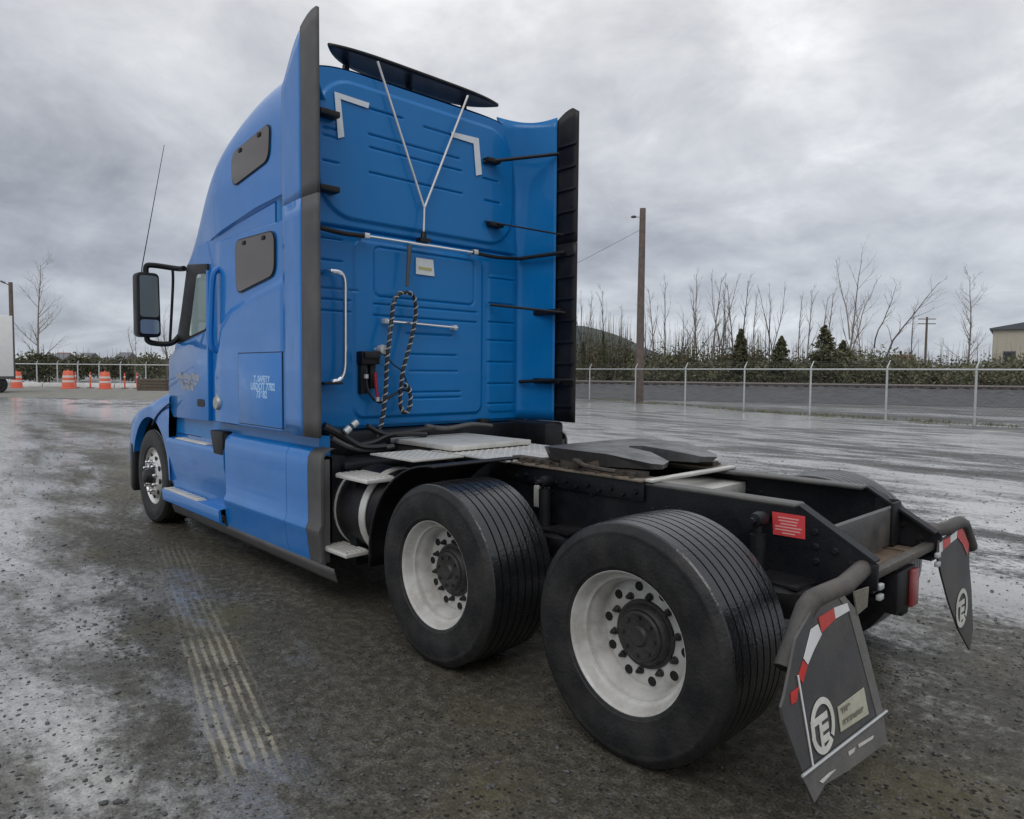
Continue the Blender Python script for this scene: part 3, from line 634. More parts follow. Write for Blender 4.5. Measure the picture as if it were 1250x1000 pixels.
# gladhand box and hoses
p = at(449, 437, 'x', 3.0); mb = MB(); mb.box(p, (.10, .16, .10)); mb.box(p+Vector((-.05, .0, .02)), (.05, .14, .05)); mb.box(p+Vector((.01, .04, -.16)), (.06, .06, .24)); mb.box(p+Vector((.01, -.04, -.14)), (.05, .05, .2))
glad = mb.build('gladhand_box', 'black_plastic', truck, bevel=.01)
q = at(466.5, 427, 'x', 2.97); mb = MB(); mb.lathe([(0, -.035), (.035, -.03), (.042, .0), (.035, .035), (.02, .045), (0, .045)], q, 'x', 18); mb.tube([q, q+Vector((.08, .02, 0))], .02, 8); mb.build('gladhand', 'galv', glad)
def coiled(px, name, r=.0145, X=2.93, step=.060):
    pts = catmull([at(u, v, 'x', X+dx) for u, v, dx in px], 14)
    o = MB().tube(pts, r, 10).build(name, 'hose_black', truck)
    # white spiral guard wound round the hose
    cum = [0.0]
    for a, b in zip(pts, pts[1:]): cum.append(cum[-1]+(b-a).length)
    hel = []; L = cum[-1]; n = int(L/step*10); j = 0; nr = None
    for i in range(n+1):
        s = L*i/n
        while j < len(cum)-2 and cum[j+1] < s: j += 1
        t = (s-cum[j])/max(1e-6, cum[j+1]-cum[j]); c = pts[j].lerp(pts[j+1], t); tg = (pts[j+1]-pts[j]).normalized()
        nr = tg.orthogonal().normalized() if nr is None else (nr-tg*nr.dot(tg)).normalized(); bn = tg.cross(nr); a = 2*math.pi*s/step
        hel.append(c+(nr*math.cos(a)+bn*math.sin(a))*(r+.0015))
    MB().tube(hel, .0050, 5).build('spiral_guard', 'hose_white', o)
coiled([(495, 357, 0), (486, 360, 0), (480, 372, 0), (478, 392, 0), (475, 415, -.02), (472, 445, -.02), (471, 470, -.02), (469, 495, -.02), (466, 515, -.02), (460, 538, -.03)], 'coiled_hose')
coiled([(496, 357, -.01), (504, 361, 0), (507.5, 375, 0), (506, 395, 0), (501, 418, 0), (495, 440, 0), (491, 458, 0), (489, 480, 0), (489, 496, 0), (493, 504, 0), (499, 500, -.01), (501, 488, -.02), (499, 474, -.03), (494, 470, -.04)], 'coiled_hose')
MB().tube([at(500, 300, 'x', 2.95), at(497, 350, 'x', 2.94)], [.02, .012], 10).build('hose_hanger', 'rubber_trim', truck)
MB().tube(catmull([at(u, v, 'x', 2.95) for u, v in ((447, 450), (448, 472), (455, 486), (466, 491), (480, 482), (492, 476), (500, 478))], 8), .011, 8).build('air_hose', 'hose_black', truck)
MB().tube(catmull([at(u, v, 'x', 2.95) for u, v in ((458, 455), (459, 470), (461, 487))], 6), .013, 8).build('air_hose', 'red_hose', truck)
MB().tube(catmull([at(u, v, 'x', 2.95) for u, v in ((468, 432), (480, 445), (492, 455), (498, 476))], 8), .006, 6).build('air_hose', 'hose_black', truck)
mb = MB()
for u, v in ((461, 488), (447, 460), (468, 488)): mb.tube([at(u, v-3, 'x', 2.94), at(u, v+2, 'x', 2.94)], .017, 8)
build_each(mb, 'hose_fitting', 'galv', truck)

# --- skirts along the side
def profile_panel(name, prof, x0, x1, mat, nx=10, endin=0.0, sgn=1, parent=None, thick=0):
    rows = []
    for i in range(nx+1):
        X = lerp(x0, x1, i/nx); e = endin*sm((3.05-X)/.55); rows.append([(X, sgn*(y-e), z) for y, z in prof])
    rows = [[Vector(p) for p in r] for r in rows]
    for k in (0, -1): rows.insert(0 if k == 0 else len(rows), [p-Vector((0, sgn*.02, 0)) for p in rows[k]])
    return MB().grid(rows).build(name, mat, parent or truck, sharp=40, thick=thick, offset=(-1 if sgn == 1 else 1) if thick else -1)
PB = [(1.14, 1.095), (1.18, 1.088), (1.218, 1.065), (1.236, 1.03), (1.242, .96), (1.240, .75), (1.238, .575), (1.255, .542), (1.257, .527), (1.250, .50), (1.238, .40), (1.222, .30)]
PF = [(1.13, 1.14), (1.14, 1.10), (1.145, .975), (1.15, .955), (1.236, .950), (1.243, .935), (1.243, .9), (1.240, .8), (1.215, .62), (1.190, .47), (1.192, .445), (1.284, .440), (1.290, .425), (1.282, .33), (1.225, .29)]
for sgn in (1, -1):
    sk = profile_panel('side_skirt', PB, 3.052, 4.185, 'blue', sgn=sgn)
    se = profile_panel('side_skirt', PB, 2.73, 3.046, 'blue', sgn=sgn, endin=.005)
    rb = profile_panel('rubber_edge', PB, 2.545, 2.726, 'rubber_trim', sgn=sgn, endin=.005)
    fk = profile_panel('step_skirt', PF, 4.215, 5.68, 'blue', sgn=sgn)
    mb = MB(); mb.bx(4.185, 4.215, sgn*1.1, sgn*1.23, .3, 1.08); mb.build('seal', 'hole_dark', fk)
    mb = MB(); mb.bx(4.72, 5.64, sgn*1.196, sgn*1.286, .441, .452)
    for i in range(8): mb.bx(4.75+.11*i, 4.82+.11*i, sgn*1.204, sgn*1.28, .4525, .459)
    build_each(mb, 'step_tread', 'aluminium', fk, bevel=.002)
    mb = MB(); mb.bx(4.62, 5.42, sgn*1.155, sgn*1.24, .952, .962)
    for i in range(7): mb.bx(4.65+.11*i, 4.72+.11*i, sgn*1.162, sgn*1.234, .9625, .968)
    build_each(mb, 'step_tread', 'aluminium', fk, bevel=.002)
    mb = MB(); mb.bx(5.0, 5.38, sgn*1.12, sgn*1.152, .99, 1.07); mb.build('step_recess', 'black_plastic', fk, bevel=.006)
    mb = MB(); mb.prism([(4.22, 1.10), (4.50, 1.10), (4.42, .90), (4.22, .90)], 'y', sgn*1.16, sgn*1.249); mb.build('filler_pocket', 'black_plastic', fk, bevel=.01)
    # rubber lip under the skirts
    rows = []
    for X in [2.40+(5.6-2.40)*i/24 for i in range(25)]:
        rows.append([(X, sgn*1.222, .305+.02*sm((X-4.2)/.1)), (X, sgn*1.215, .27), (X, sgn*1.20, .225), (X, sgn*1.188, .205)])
    MB().grid(rows).build('skirt_lip', 'rubber_trim', truck, thick=.012, offset=0)
    mb = MB(); mb.bx(2.70, 4.6, sgn*1.08, sgn*1.165, 1.03, 1.166); mb.build('sill_recess', 'blue_back' if sgn == 1 else 'black_plastic', truck)
    mb = MB(); mb.bx(2.56, 2.60, sgn*1.16, sgn*1.225, .31, 1.02); mb.build('skirt_end', 'rubber_trim', truck)
    mb = MB(); mb.bx(2.6, 5.5, sgn*1.02, sgn*1.12, .32, 1.028); mb.build('skirt_backing', 'black_paint', truck)

# --- hood with fenders, bumper
ZF = [(5.5, 1.45), (5.6, 1.43), (5.9, 1.385), (6.15, 1.325), (6.5, 1.245), (6.75, 1.19), (7.0, 1.09), (7.18, .95), (7.30, .80)]
ZH = [(5.55, 1.84), (6.3, 1.66), (6.9, 1.42), (7.30, 1.2)]
mb = MB(); rows = []
for i in range(61):
    X = 5.62+(7.30-5.62)*i/60; dx = X-6.25
    zl = .52+math.sqrt(max(0, .6**2-dx*dx)) if abs(dx) < .6 else .52
    if X > 6.85: zl = .55
    zf = max(interp(X, ZF), zl+.08); zh = max(interp(X, ZH), zf+.05); sh = .09*sm((X-6.8)/.6)
    half = [(1.15, zl), (1.232-sh, zl), (1.238-sh, lerp(zl, zf, .35)), (1.236-sh, lerp(zl, zf, .6)), (1.225-sh, zf-.085), (1.195-sh, zf-.035), (1.14-sh, zf-.008), (1.05-sh, zf+.012), (.93-sh, zf+.05), (.84-sh, lerp(zf, zh, .35)), (.76-sh, lerp(zf, zh, .7)), (.66-sh, lerp(zf, zh, .9)), (.5-sh, zh), (.25, zh+.03), (0, zh+.04)]
    rows.append([Vector((X, y, z)) for y, z in half]+[Vector((X, -y, z)) for y, z in reversed(half[:-1])])
mb.grid(rows); mb.add(rows[-1], [tuple(range(len(rows[-1])))])
hood = mb.build('hood', 'blue', truck, sharp=50)
for sgn in (1, -1):
    MB().lathe([(.602, 0), (.602, .62)], (6.25, .58 if sgn == 1 else -1.2, .52), 'y', 28, a0=R(-15), a1=R(195)).build('wheel_arch_liner', 'hole_dark', hood)
    MB().tube(catmull([at(208, 492, 'y', 1.243), at(198, 500, 'y', 1.243), at(190, 510, 'y', 1.243), at(186, 519, 'y', 1.243)], 5), .009, 6).build('hood_seam', 'seal_dark', hood) if sgn == 1 else None
mb = MB(); mb.prism(round_poly([(6.82, -1.23), (7.2, -1.17), (7.42, -.8), (7.48, 0), (7.42, .8), (7.2, 1.17), (6.86, 1.245), (6.82, 1.23), (6.82, .9), (6.82, -.9)], .06), 'z', .26, .80); mb.build('bumper', 'black_plastic', truck, bevel=.03)

# --- mirrors and aerial
c = [at(u, v, 'x', 5.36) for u, v in ((166.5, 331), (195, 332), (197.5, 413), (168.5, 411))]
yo_, yi = max(c[0].y, c[3].y), min(c[1].y, c[2].y); zt, zb = c[0].z, c[3].z
for sgn in (1, -1):
    mb = MB(); mb.prism(round_poly([(yo_, zb), (yi, zb), (yi+.01, zt), (yo_, zt)], .05), 'x', 5.36, 5.50); mb.v = [(x, sgn*y, z) for x, y, z in mb.v]
    mir = mb.build('mirror', 'black_plastic', truck, bevel=.018)
    zs_ = lerp(zb, zt, .29)
    mb = MB(); mb.prism(round_poly([(yo_-.025, zs_+.012), (yi+.022, zs_+.012), (yi+.03, zt-.03), (yo_-.025, zt-.03)], .03), 'x', 5.353, 5.37); mb.v = [(x, sgn*y, z) for x, y, z in mb.v]; mb.build('mirror_glass', 'mirror_glass', mir)
    mb = MB(); mb.prism(round_poly([(yo_-.025, zb+.03), (yi+.022, zb+.03), (yi+.022, zs_-.012), (yo_-.025, zs_-.012)], .03), 'x', 5.353, 5.37); mb.v = [(x, sgn*y, z) for x, y, z in mb.v]; mb.build('mirror_glass', 'mirror_low', mir)
    yc = (yo_+yi)/2
    mb = MB(); mb.tube(catmull([(5.43, sgn*yc, zt-.03), (5.43, sgn*yc, zt+.055), (5.41, sgn*(yc-.05), zt+.075), (5.36, sgn*(yc-.25), zt+.06), (5.22, sgn*1.20, zt+.05)], 6), .026, 8)
    mb.tube(catmull([(5.43, sgn*yc, zb+.03), (5.43, sgn*yc, zb-.03), (5.42, sgn*(yc-.06), zb-.055), (5.40, sgn*(yc-.2), zb-.05), (5.42, sgn*1.18, zb+.03)], 6), .026, 8)
    mb.tube(catmull([(5.36, sgn*(yc-.21), zt+.06), (5.37, sgn*(yc-.215), zt-.1), (5.40, sgn*(yc-.19), zb-.03)], 6), .013, 8)
    mb.build('mirror_arm', 'black_plastic', mir)
a = at(173, 328, 'x', 5.42); b = at(200.5, 177, 'x', 5.42)
MB().tube([a-Vector((0, 0, .05)), a, b], [.008, .005, .0028], 6).build('aerial', 'black_plastic', truck)

# --- wheels
def tread_prof(w0, w1, R0, n):
    out = []; W_ = w0-w1; k = n+1; rib = W_/(k+.0); g = .0048
    for i in range(k):
        a = w0-rib*i; b = w0-rib*(i+1); cr = lambda y: R0-.006*((y-(w0+w1)/2)/(W_/2))**2
        out += [(cr(a), a-(g if i else 0)), (cr(b), b+(g if i < k-1 else 0))]
        if i < k-1: out += [(cr(b)-.013, b+g*.7), (cr(b)-.013, b-g*.7)]
    return out
def make_wheel(W_, R0, front):
    w = -W_
    rim = MB()
    if not front:
        rim.lathe([(.236, -.175), (.237, -.125), (.242, -.10), (.250, -.085), (.257, -.072), (.258, -.058), (.270, -.054), (.274, -.050), (.279, -.030), (.2845, -.020), (.287, -.012), (.291, -.004), (.297, .004), (.302, .005), (.305, .0), (.305, -.02)], (0, 0, 0), 'y', 64)
        rim.lathe([(.305, w+.02), (.29, w), (.26, w+.05), (.255, -.16)], (0, 0, 0), 'y', 48)
        D = -.150
        rim.lathe([(.2365, -.14), (.235, D-.006), (.228, D-.004), (.222, D), (.20, D+.002), (.12, D)], (0, 0, 0), 'y', 64)
        wh = rim.build('wheel', 'wheel_white', truck)
        hub = MB(); hub.lathe([(.0, D+.012), (.035, D+.014), (.045, D+.002), (.098, D+.006), (.108, D-.001), (.112, D-.015)], (0, .050, 0), 'y', 40); hub.lathe([(.112, D+.04), (.124, D+.032), (.134, D+.012), (.148, D+.012), (.15, D-.001)], (0, 0, 0), 'y', 40)
        for i in range(8):
            a = 2*math.pi*(i+.3)/8; hub.lathe([(0, .012), (.009, .012), (.009, 0)], (.082*math.cos(a), .050+D+.004, .082*math.sin(a)), 'y', 8)
        hub.build('hub', 'hub_black', wh)
        for i in range(10):
            a = 2*math.pi*(i+.5)/10; c, s = math.cos(a), math.sin(a)
            MB().lathe([(0, .001), (.0165, .001), (.017, .0025), (.020, .003), (.021, .0)], (.203*c, D+.0022, .203*s), 'y', 16).build('hand_hole', 'hole_dark', wh)
            n_ = MB().lathe([(0, .034), (.008, .034), (.009, .024), (.0125, .022), (.0135, .008), (.0175, .006), (.0175, 0)], (.168*math.cos(a+.314), D, .168*math.sin(a+.314)), 'y', 8).build('lug_nut', 'hub_black', wh)
    else:
        rim.lathe([(.268, -.05), (.285, -.012), (.296, .003), (.302, .003), (.305, -.004), (.305, -.03)], (0, 0, 0), 'y', 56)
        rim.lathe([(.305, w+.02), (.29, w), (.262, w+.04), (.26, -.06)], (0, 0, 0), 'y', 40)
        rim.lathe([(.275, -.03), (.262, -.032), (.235, -.005), (.19, .018), (.14, .022), (.13, .02)], (0, 0, 0), 'y', 56)
        wh = rim.build('wheel', 'wheel_polished', truck)
        hub = MB(); hub.lathe([(0, .105), (.055, .10), (.068, .09), (.075, .03), (.118, .028), (.13, .018)], (0, 0, 0), 'y', 32); hub.build('hub', 'hub_black', wh)
        for i in range(10):
            a = 2*math.pi*(i+.5)/10; c, s = math.cos(a), math.sin(a)
            MB().lathe([(0, .004), (.027, .001), (.03, -.004)], (.212*c, .009, .212*s), 'y', 14).build('hand_hole', 'hole_dark', wh)
            MB().lathe([(0, .04), (.013, .04), (.0165, .03), (.019, 0)], (.16*math.cos(a+.31), .02, .16*math.sin(a+.31)), 'y', 8).build('lug_nut', 'chrome', wh)
    sw = [(.296, .000), (.302, .007), (.312, .010), (.316, .0155), (.322, .0165), (.335, .0175), (.37, .024), (.405, .0265), (.44, .022), (.455, .0195), (.459, .0205), (.468, .018), (.472, .0145), (.486, .006), (R0-.0125, -.004)]
    side_out = sw; side_in = [(r, w-y) for r, y in reversed(sw)]
    def sag(mb):                          # the loaded tyre: a flat contact patch and a slight bulge above it
        out = []
        for x, y, z in mb.v:
            k = sm((-z-.30)/.19); side = -1 if y < w/2 else 1; e = abs(y-w/2)/(-w/2)
            out.append((x, y+side*.013*k*sm((e-.75)/.25), max(z, -R0+.007)))
        mb.v = out; return mb
    ty = MB(); ty.lathe(side_out, (0, 0, 0), 'y', 96); ty.lathe(side_in, (0, 0, 0), 'y', 96); sag(ty).build('tyre', 'tyre', wh)
    tr = MB(); tr.lathe([(R0-.0125, -.004)]+tread_prof(-.010, w+.010, R0, 7 if not front else 4)+[(R0-.0125, w+.004)], (0, 0, 0), 'y', 96, smooth=True)
    # shoulder lugs
    for i in range(90):
        a = 2*math.pi*i/90
        for y in (-.008, w+.008):
            rot = Matrix.Rotation(-a, 3, 'Y'); tr.box(rot @ Vector((R0-.0155, y, 0)), (.006, .008, .016), rot)
    sag(tr).build('tread', 'tread', wh, sharp=30)
    return wh
def spin(o, a):
    for ch in o.children:
        if ch.name.split('.')[0] in ('tyre', 'tread'): ch.rotation_euler = (0, -R(a), 0)
wheel = make_wheel(.43, .5085, False); wheel.location = (0, 1.209, .5025)
w2 = copy_tree(wheel, truck); w2.location = (1.32, 1.209, .5025); w2.rotation_euler = (0, R(50), 0); wheel.rotation_euler = (0, R(11), 0); spin(w2, 50)
for X in (0, 1.32):
    w3 = copy_tree(wheel, truck); w3.location = (X+.09, -1.195, .5025); w3.rotation_euler = (0, R(20), math.pi); spin(w3, 20)
spin(wheel, 11)
fw = make_wheel(.29, .50, True); fw.location = (6.25, 1.195, .494); fw.rotation_euler = (0, R(8), 0); spin(fw, 8)
w3 = copy_tree(fw, truck); w3.location = (6.25, -1.195, .494); w3.rotation_euler = (0, 0, math.pi); spin(w3, 0)

# --- frame
RP = [(-.37, 1.032), (-.715, .836), (-.715, .722), (6.6, .722), (6.6, 1.032)]
for sgn in (1, -1):
    mb = MB(); mb.prism(RP, 'y', sgn*.418, sgn*.43); rail = mb.build('frame_rail', 'black_paint', truck)
    mb = MB(); mb.bx(-.36, 6.6, sgn*.335, sgn*.4325, 1.018, 1.042); mb.build('rail_flange', 'frame_top', rail, bevel=.011, seg=3)
    mb = MB(); mb.bx(-.70, 6.6, sgn*.335, sgn*.4315, .711, .7215); mb.build('rail_flange', 'black_paint', rail)
    mb = MB(); d = Vector((-.33, 0, -.19)).normalized(); mb.box((-.535, sgn*.40, .938), (.382, .065, .012), Matrix.Rotation(-math.atan2(.19, .33), 3, 'Y')); mb.build('rail_flange', 'black_paint', rail)
    mb = MB()
    for X, z in ((-.45, .93), (-.455, .865), (-.46, .80), (-.54, .86), (-.62, .80), (-.62, .77), (.25, .92), (.33, .92), (.42, .9), (.52, .95), (.62, .95), (.72, .95), (.84, .93), (.95, .95), (1.05, .95), (1.16, .9), (.5, .80), (.6, .8), (.7, .8), (1.9, .9), (2.0, .8), (2.2, .95)):
        for s2, y in ((1, .43), (-1, .418)): mb.lathe([(0, s2*.014), (.011, s2*.014), (.013, s2*.008), (.017, s2*.006), (.017, 0)], (X, sgn*y, z), 'y', 6) if sgn == 1 else mb.lathe([(0, -s2*.014), (.011, -s2*.014), (.013, -s2*.008), (.017, -s2*.006), (.017, 0)], (X, sgn*y, z), 'y', 6)
    bo = mb.build('bolts', 'black_paint', rail); bo['kind'] = 'stuff'
    if sgn == 1: lrail = rail
# red warning plate on the left rail
pts = [at(u, v, 'y', .434) for u, v in ((943, 624.5), (983, 630.5), (983, 658.5), (944, 652))]; rl = poly_face(pts, (0, 1, 0), 'warning_label', 'red_label', lrail, .003)
for i, (t0, t1) in enumerate(((.18, .82), (.2, .78), (.25, .75), (.08, .9), (.08, .86), (.3, .7))):
    z = .17+.135*i; L_ = lambda s, t: (pts[0].lerp(pts[1], s)).lerp(pts[3].lerp(pts[2], s), t)
    q = [L_(t0, z), L_(t1, z), L_(t1, z+.06), L_(t0, z+.06)]; poly_face([p+Vector((0, .0032, 0)) for p in q], (0, 1, 0), 'printed_line', 'label_print', rl, .001)
# crossmembers
mb = MB(); mb.bx(-.515, -.485, -.417, .417, .765, .955); cm = mb.build('crossmember', 'frame_top', truck, bevel=.006)
mb = MB()
mb.bx(-.52, -.40, -.417, -.405, .74, .985); mb.bx(-.532, -.516, -.405, -.30, .76, .98); mb.bx(-.532, -.516, .30, .405, .76, .93)
build_each(mb, 'crossmember_bracket', 'black_paint', cm, bevel=.004)
mb = MB(); mb.bx(-.69, -.64, -.417, .417, .752, .788); mb.build('crossmember', 'hanger_steel', truck, bevel=.006)
mb = MB(); mb.bx(-.66, -.40, -.40, .40, .735, .743); mb.bx(-.66, -.42, -.395, -.30, .744, .752); mb.build('crossmember', 'rusty_rail', truck, bevel=.003)
mb = MB(); mb.bx(.36, .78, -.416, .416, .955, .975); mb.bx(.34, .37, -.416, .416, .90, .975); mb.bx(.42, .47, -.44, .44, 1.043, 1.062); cp = mb.build('crossmember', 'tread_plate', truck, bevel=.006)
for X in (1.0, 1.6, 2.3, 3.2): MB().bx(X-.05, X+.05, -.417, .417, .74, .98).build('crossmember', 'black_paint', truck, bevel=.008)
# axle housings, torque rods, air springs, shocks, brake chambers
for X in (0, 1.32):
    mb = MB(); mb.tube([(X, -.8, .5085), (X, -.35, .5085), (X, .35, .5085), (X, .8, .5085)], .075, 14); mb.lathe([(0, -.19), (.12, -.17), (.20, -.08), (.21, .02), (.16, .14), (.08, .2), (0, .21)], (X, 0, .52), 'x', 20)
    mb.lathe([(.205, .80), (.205, 1.02), (.15, 1.05)], (X, 0, .5085), 'y', 28); mb.lathe([(.205, -.80), (.205, -1.02), (.15, -1.05)], (X, 0, .5085), 'y', 28)
    mb.build('axle', 'black_paint', truck)
    for s in (1, -1):
        mb = MB(); mb.lathe([(0, .0), (.12, .0), (.142, .03), (.145, .09), (.125, .12), (.13, .15), (.145, .18), (.14, .235), (.10, .25), (0, .25)], (X-.36, s*.52, .455), 'z', 24); mb.bx(X-.46, X-.24, s*.40, s*.62, .705, .717); mb.bx(X-.42, X-.30, s*.44, s*.60, .40, .455)
        mb.build('air_spring', 'black_plastic', truck)
        mb = MB(); mb.prism([(X-.55, .37), (X+.35, .42), (X+.5, .50), (X+.5, .58), (X+.3, .5), (X-.55, .43)], 'y', s*.42, s*.52); mb.build('suspension_arm', 'black_paint', truck, bevel=.01)
        mb = MB(); mb.lathe([(0, .0), (.075, .0), (.085, .03), (.085, .12), (.075, .2), (0, .2)], (X+.10, s*.60, .62), 'x', 18); mb.build('brake_chamber', 'black_paint', truck)
mb = MB()
mb.tube([(0.1, 0, .56), (1.2, 0, .58)], .045, 12); mb.tube([(1.5, 0, .6), (3.6, 0, .75)], .06, 12); mb.build('drive_shaft', 'black_paint', truck)
for u, v0, v1, vt in ((925, 652, 720, 634), (665, 597, 655, 588)):
    a = at(u, v0, 'y', .53); b = at(u, v1, 'y', .53); t_ = at(u, vt, 'y', .53)
    mb = MB(); mb.tube([b-Vector((0, 0, .1)), b, a], .036, 14); mb.tube([a, t_], .02, 10); mb.lathe([(0, .045), (.03, .04), (.036, .0), (.03, -.04), (0, -.045)], (t_.x, .52, t_.z), 'y', 14); mb.tube([(t_.x, .43, t_.z), (t_.x, .60, t_.z)], .016, 8)
    sh = mb.build('shock_absorber', 'black_paint', truck)
    c2 = copy_tree(sh, truck); c2.scale = (1, -1, 1)
p = at(657, 607, 'y', .52); mb = MB(); mb.bx(p.x-.02, p.x+.03, .44, .53, p.z-.06, p.z+.07); mb.build('mounting_tab', 'tread_plate', truck, bevel=.004)

# fifth wheel and its slide rails
fz = 1.175
outl = [(1.36, -.20), (1.36, .20), (1.30, .36), (1.18, .45), (.95, .46), (.74, .44), (.50, .34), (.46, .28), (.50, .17), (.68, .09), (.86, .07), (.91, 0), (.86, -.07), (.68, -.09), (.50, -.17), (.46, -.28), (.50, -.34), (.74, -.44), (.95, -.46), (1.18, -.45), (1.30, -.36)]
mb = MB(); n = len(outl)
def fzz(X): return fz-.05*max(0, (.76-X)/.30)-.02*max(0, (X-1.2)/.16)
top = [Vector((x, y, fzz(x))) for x, y in outl]; bot = [Vector((lerp(x, .93, .05), y*.94, fz-.08)) for x, y in outl]
fs = []
mb.add(top+bot, [(i, (i+1) % n, (i+1) % n+n, i+n) for i in range(n)])
# tessellate the concave top with strips at equal x
bmx = bmesh.new(); vs = [bmx.verts.new(p) for p in top]; bmx.faces.new(vs); bmesh.ops.triangulate(bmx, faces=bmx.faces); bmx.verts.index_update()
mb.add([v.co.copy() for v in bmx.verts], [tuple(v.index for v in f.verts) for f in bmx.faces]); bmx.free()
mb2 = MB(); mb2.bx(.82, 1.06, -.42, .42, 1.06, 1.12); mb2.bx(.80, 1.1, .33, .43, 1.045, 1.13); mb2.bx(.80, 1.1, -.43, -.33, 1.045, 1.13); mb2.tube([(.94, -.47, 1.1), (.94, .47, 1.1)], .03, 10)
fifth = mb.build('fifth_wheel', 'fifth_top', truck); mb2.build('pivot_bracket', 'grimy_steel', fifth, bevel=.006)
mb = MB(); mb.tube(catmull([(.95, .47, 1.12), (.8, .52, 1.10), (.62, .50, 1.09)], 4), .012, 6); mb.build('release_handle', 'grimy_steel', fifth)
for s in (1, -1):
    mb = MB(); mb.bx(.47, 1.72, s*.30, s*.47, 1.043, 1.055); sl_ = mb.build('slide_rail', 'rusty_rail', truck, bevel=.003)
    mb = MB(); mb.bx(.52, 1.55, s*.33, s*.40, 1.056, 1.085)
    for i in range(12): mb.bx(.55+.08*i, .585+.08*i, s*.40, s*.425, 1.056, 1.08)
    for i in range(9): mb.lathe([(0, .012), (.014, .012), (.016, 0)], (.55+.12*i, s*.45, 1.055), 'z', 6)
    mb.build('slide_rack', 'grimy_steel', sl_)
    mb = MB(); mb.bx(.47, 1.72, s*.432, s*.447, .935, 1.042); mb.build('mount_angle', 'black_paint', sl_, bevel=.003)
    mb = MB()
    for i in range(14): mb.lathe([(0, s*.016), (.012, s*.016), (.017, s*.004), (.017, 0)], (.52+.085*i, s*.447, .985-.02*(i % 2)), 'y', 6)
    bo = mb.build('bolts', 'black_paint', sl_); bo['kind'] = 'stuff'
# deck plates
def deck(x0, x1, y0, y1, z, name='deck_plate', lugs=True, t=.012):
    mb = MB(); mb.bx(x0, x1, y0, y1, z-t, z); d = mb.build(name, 'tread_plate', truck, bevel=.003)
    if lugs:
        mb = MB(); i = 0; x = x0+.03
        while x < x1-.02:
            y = y0+.03+(.03 if i % 2 else 0)
            while y < y1-.02:
                mb.box((x, y, z+.0015), (.028, .010, .003), Matrix.Rotation(R(45 if (i+int(y*33)) % 2 else -45), 3, 'Z')); y += .06
            x += .03; i += 1
        k = mb.build('tread_lugs', 'aluminium', d); k['kind'] = 'stuff'
    return d
deck(1.50, 2.30, -.42, .50, 1.060); deck(1.90, 2.42, .52, .93, 1.058)
deck(2.08, 2.86, -.30, .47, 1.105, lugs=False, t=.035)
mb = MB(); mb.bx(2.1, 2.84, -.28, .45, .99, 1.069); mb.build('battery_box', 'grimy_steel', truck, bevel=.01)
# quarter fender ahead of the drive wheels, tank with straps, steps
rows = []
for i in range(15):
    a = R(88+100*i/14); X = 1.36+.66*-math.cos(a)*-1; X = 1.40-.66*math.cos(a); z = .47+.62*math.sin(a); rows.append([(X, y, z) for y in (.50, .7, .95, 1.15, 1.165)])
MB().grid(rows).build('quarter_fender', 'black_plastic', truck, thick=.012, offset=0)
TZ = .66; mb = MB(); mb.lathe([(0, 2.16), (.26, 2.16), (.295, 2.19), (.30, 2.22), (.30, 2.75), (0, 2.75)], (0, .80, TZ), 'x', 36); tank = mb.build('fuel_tank', 'black_plastic', truck)
for X, m_ in ((2.24, 'wheel_white'), (2.62, 'aluminium')):
    MB().lathe([(.301, X-.035), (.31, X-.035), (.31, X+.035), (.301, X+.035)], (0, .80, TZ), 'x', 36).build('tank_strap', m_, tank)
a = at(408, 580, 'y', 1.1); b = at(455, 590, 'y', 1.1)
def step(x0, x1, y0, y1, z):
    mb = MB(); mb.bx(x0, x1, y0, y1, z-.035, z-.006); s = mb.build('step', 'aluminium', truck, bevel=.006)
    mb = MB(); n = 5
    for i in range(n): yy = lerp(y0+.02, y1-.02, i/(n-1)); mb.bx(x0+.015, x1-.015, yy-.012, yy+.012, z-.0055, z)
    build_each(mb, 'step_tread', 'tread_plate', s, bevel=.002)
step(2.12, 2.52, .92, 1.14, .935); step(2.28, 2.62, 1.02, 1.20, .43)
mb = MB(); mb.bx(2.40, 2.48, .95, 1.05, .30, .92); mb.bx(2.30, 2.62, .9, 1.03, .37, .395); mb.build('step_bracket', 'black_paint', truck)
# clutter under the sleeper: hoses, brackets, boxes
mb = MB(); mb.bx(2.95, 3.3, -.95, .95, .95, 1.165); mb.bx(2.6, 2.95, -.9, -.5, .75, 1.0); mb.bx(2.55, 2.9, .55, 1.05, .93, .99); mb.bx(2.86, 3.0, -.25, .1, 1.09, 1.17); mb.build('chassis_box', 'black_paint', truck, bevel=.02)
for px, r, mt in ((((395, 520), (415, 530), (440, 545), (470, 545)), .03, 'hose_black'), (((405, 535), (425, 545), (450, 549), (480, 545)), .022, 'rubber_trim'), (((448, 520), (470, 530), (500, 527), (530, 522)), .02, 'hose_black'), (((430, 545), (455, 540), (480, 530), (520, 530)), .024, 'hose_black'), (((520, 520), (545, 523), (575, 518), (600, 520)), .018, 'rubber_trim')):
    MB().tube(catmull([at(u, v, 'x', 2.75) for u, v in px], 8), r, 8).build('chassis_hose', mt, truck)
mb = MB(); p = at(421, 528, 'x', 2.72); mb.tube([p, p+Vector((0, -.04, .03))], .026, 10); mb.tube([p+Vector((0, -.06, .045)), p+Vector((0, -.10, .07))], .024, 10); build_each(mb, 'hose_fitting', 'galv', truck)
mb = MB()
for u, v in ((575, 522), (610, 520), (590, 515)): p = at(u, v, 'x', 3.0); mb.box(p, (.06, .1, .06))
build_each(mb, 'cab_mount', 'black_plastic', truck, bevel=.008)
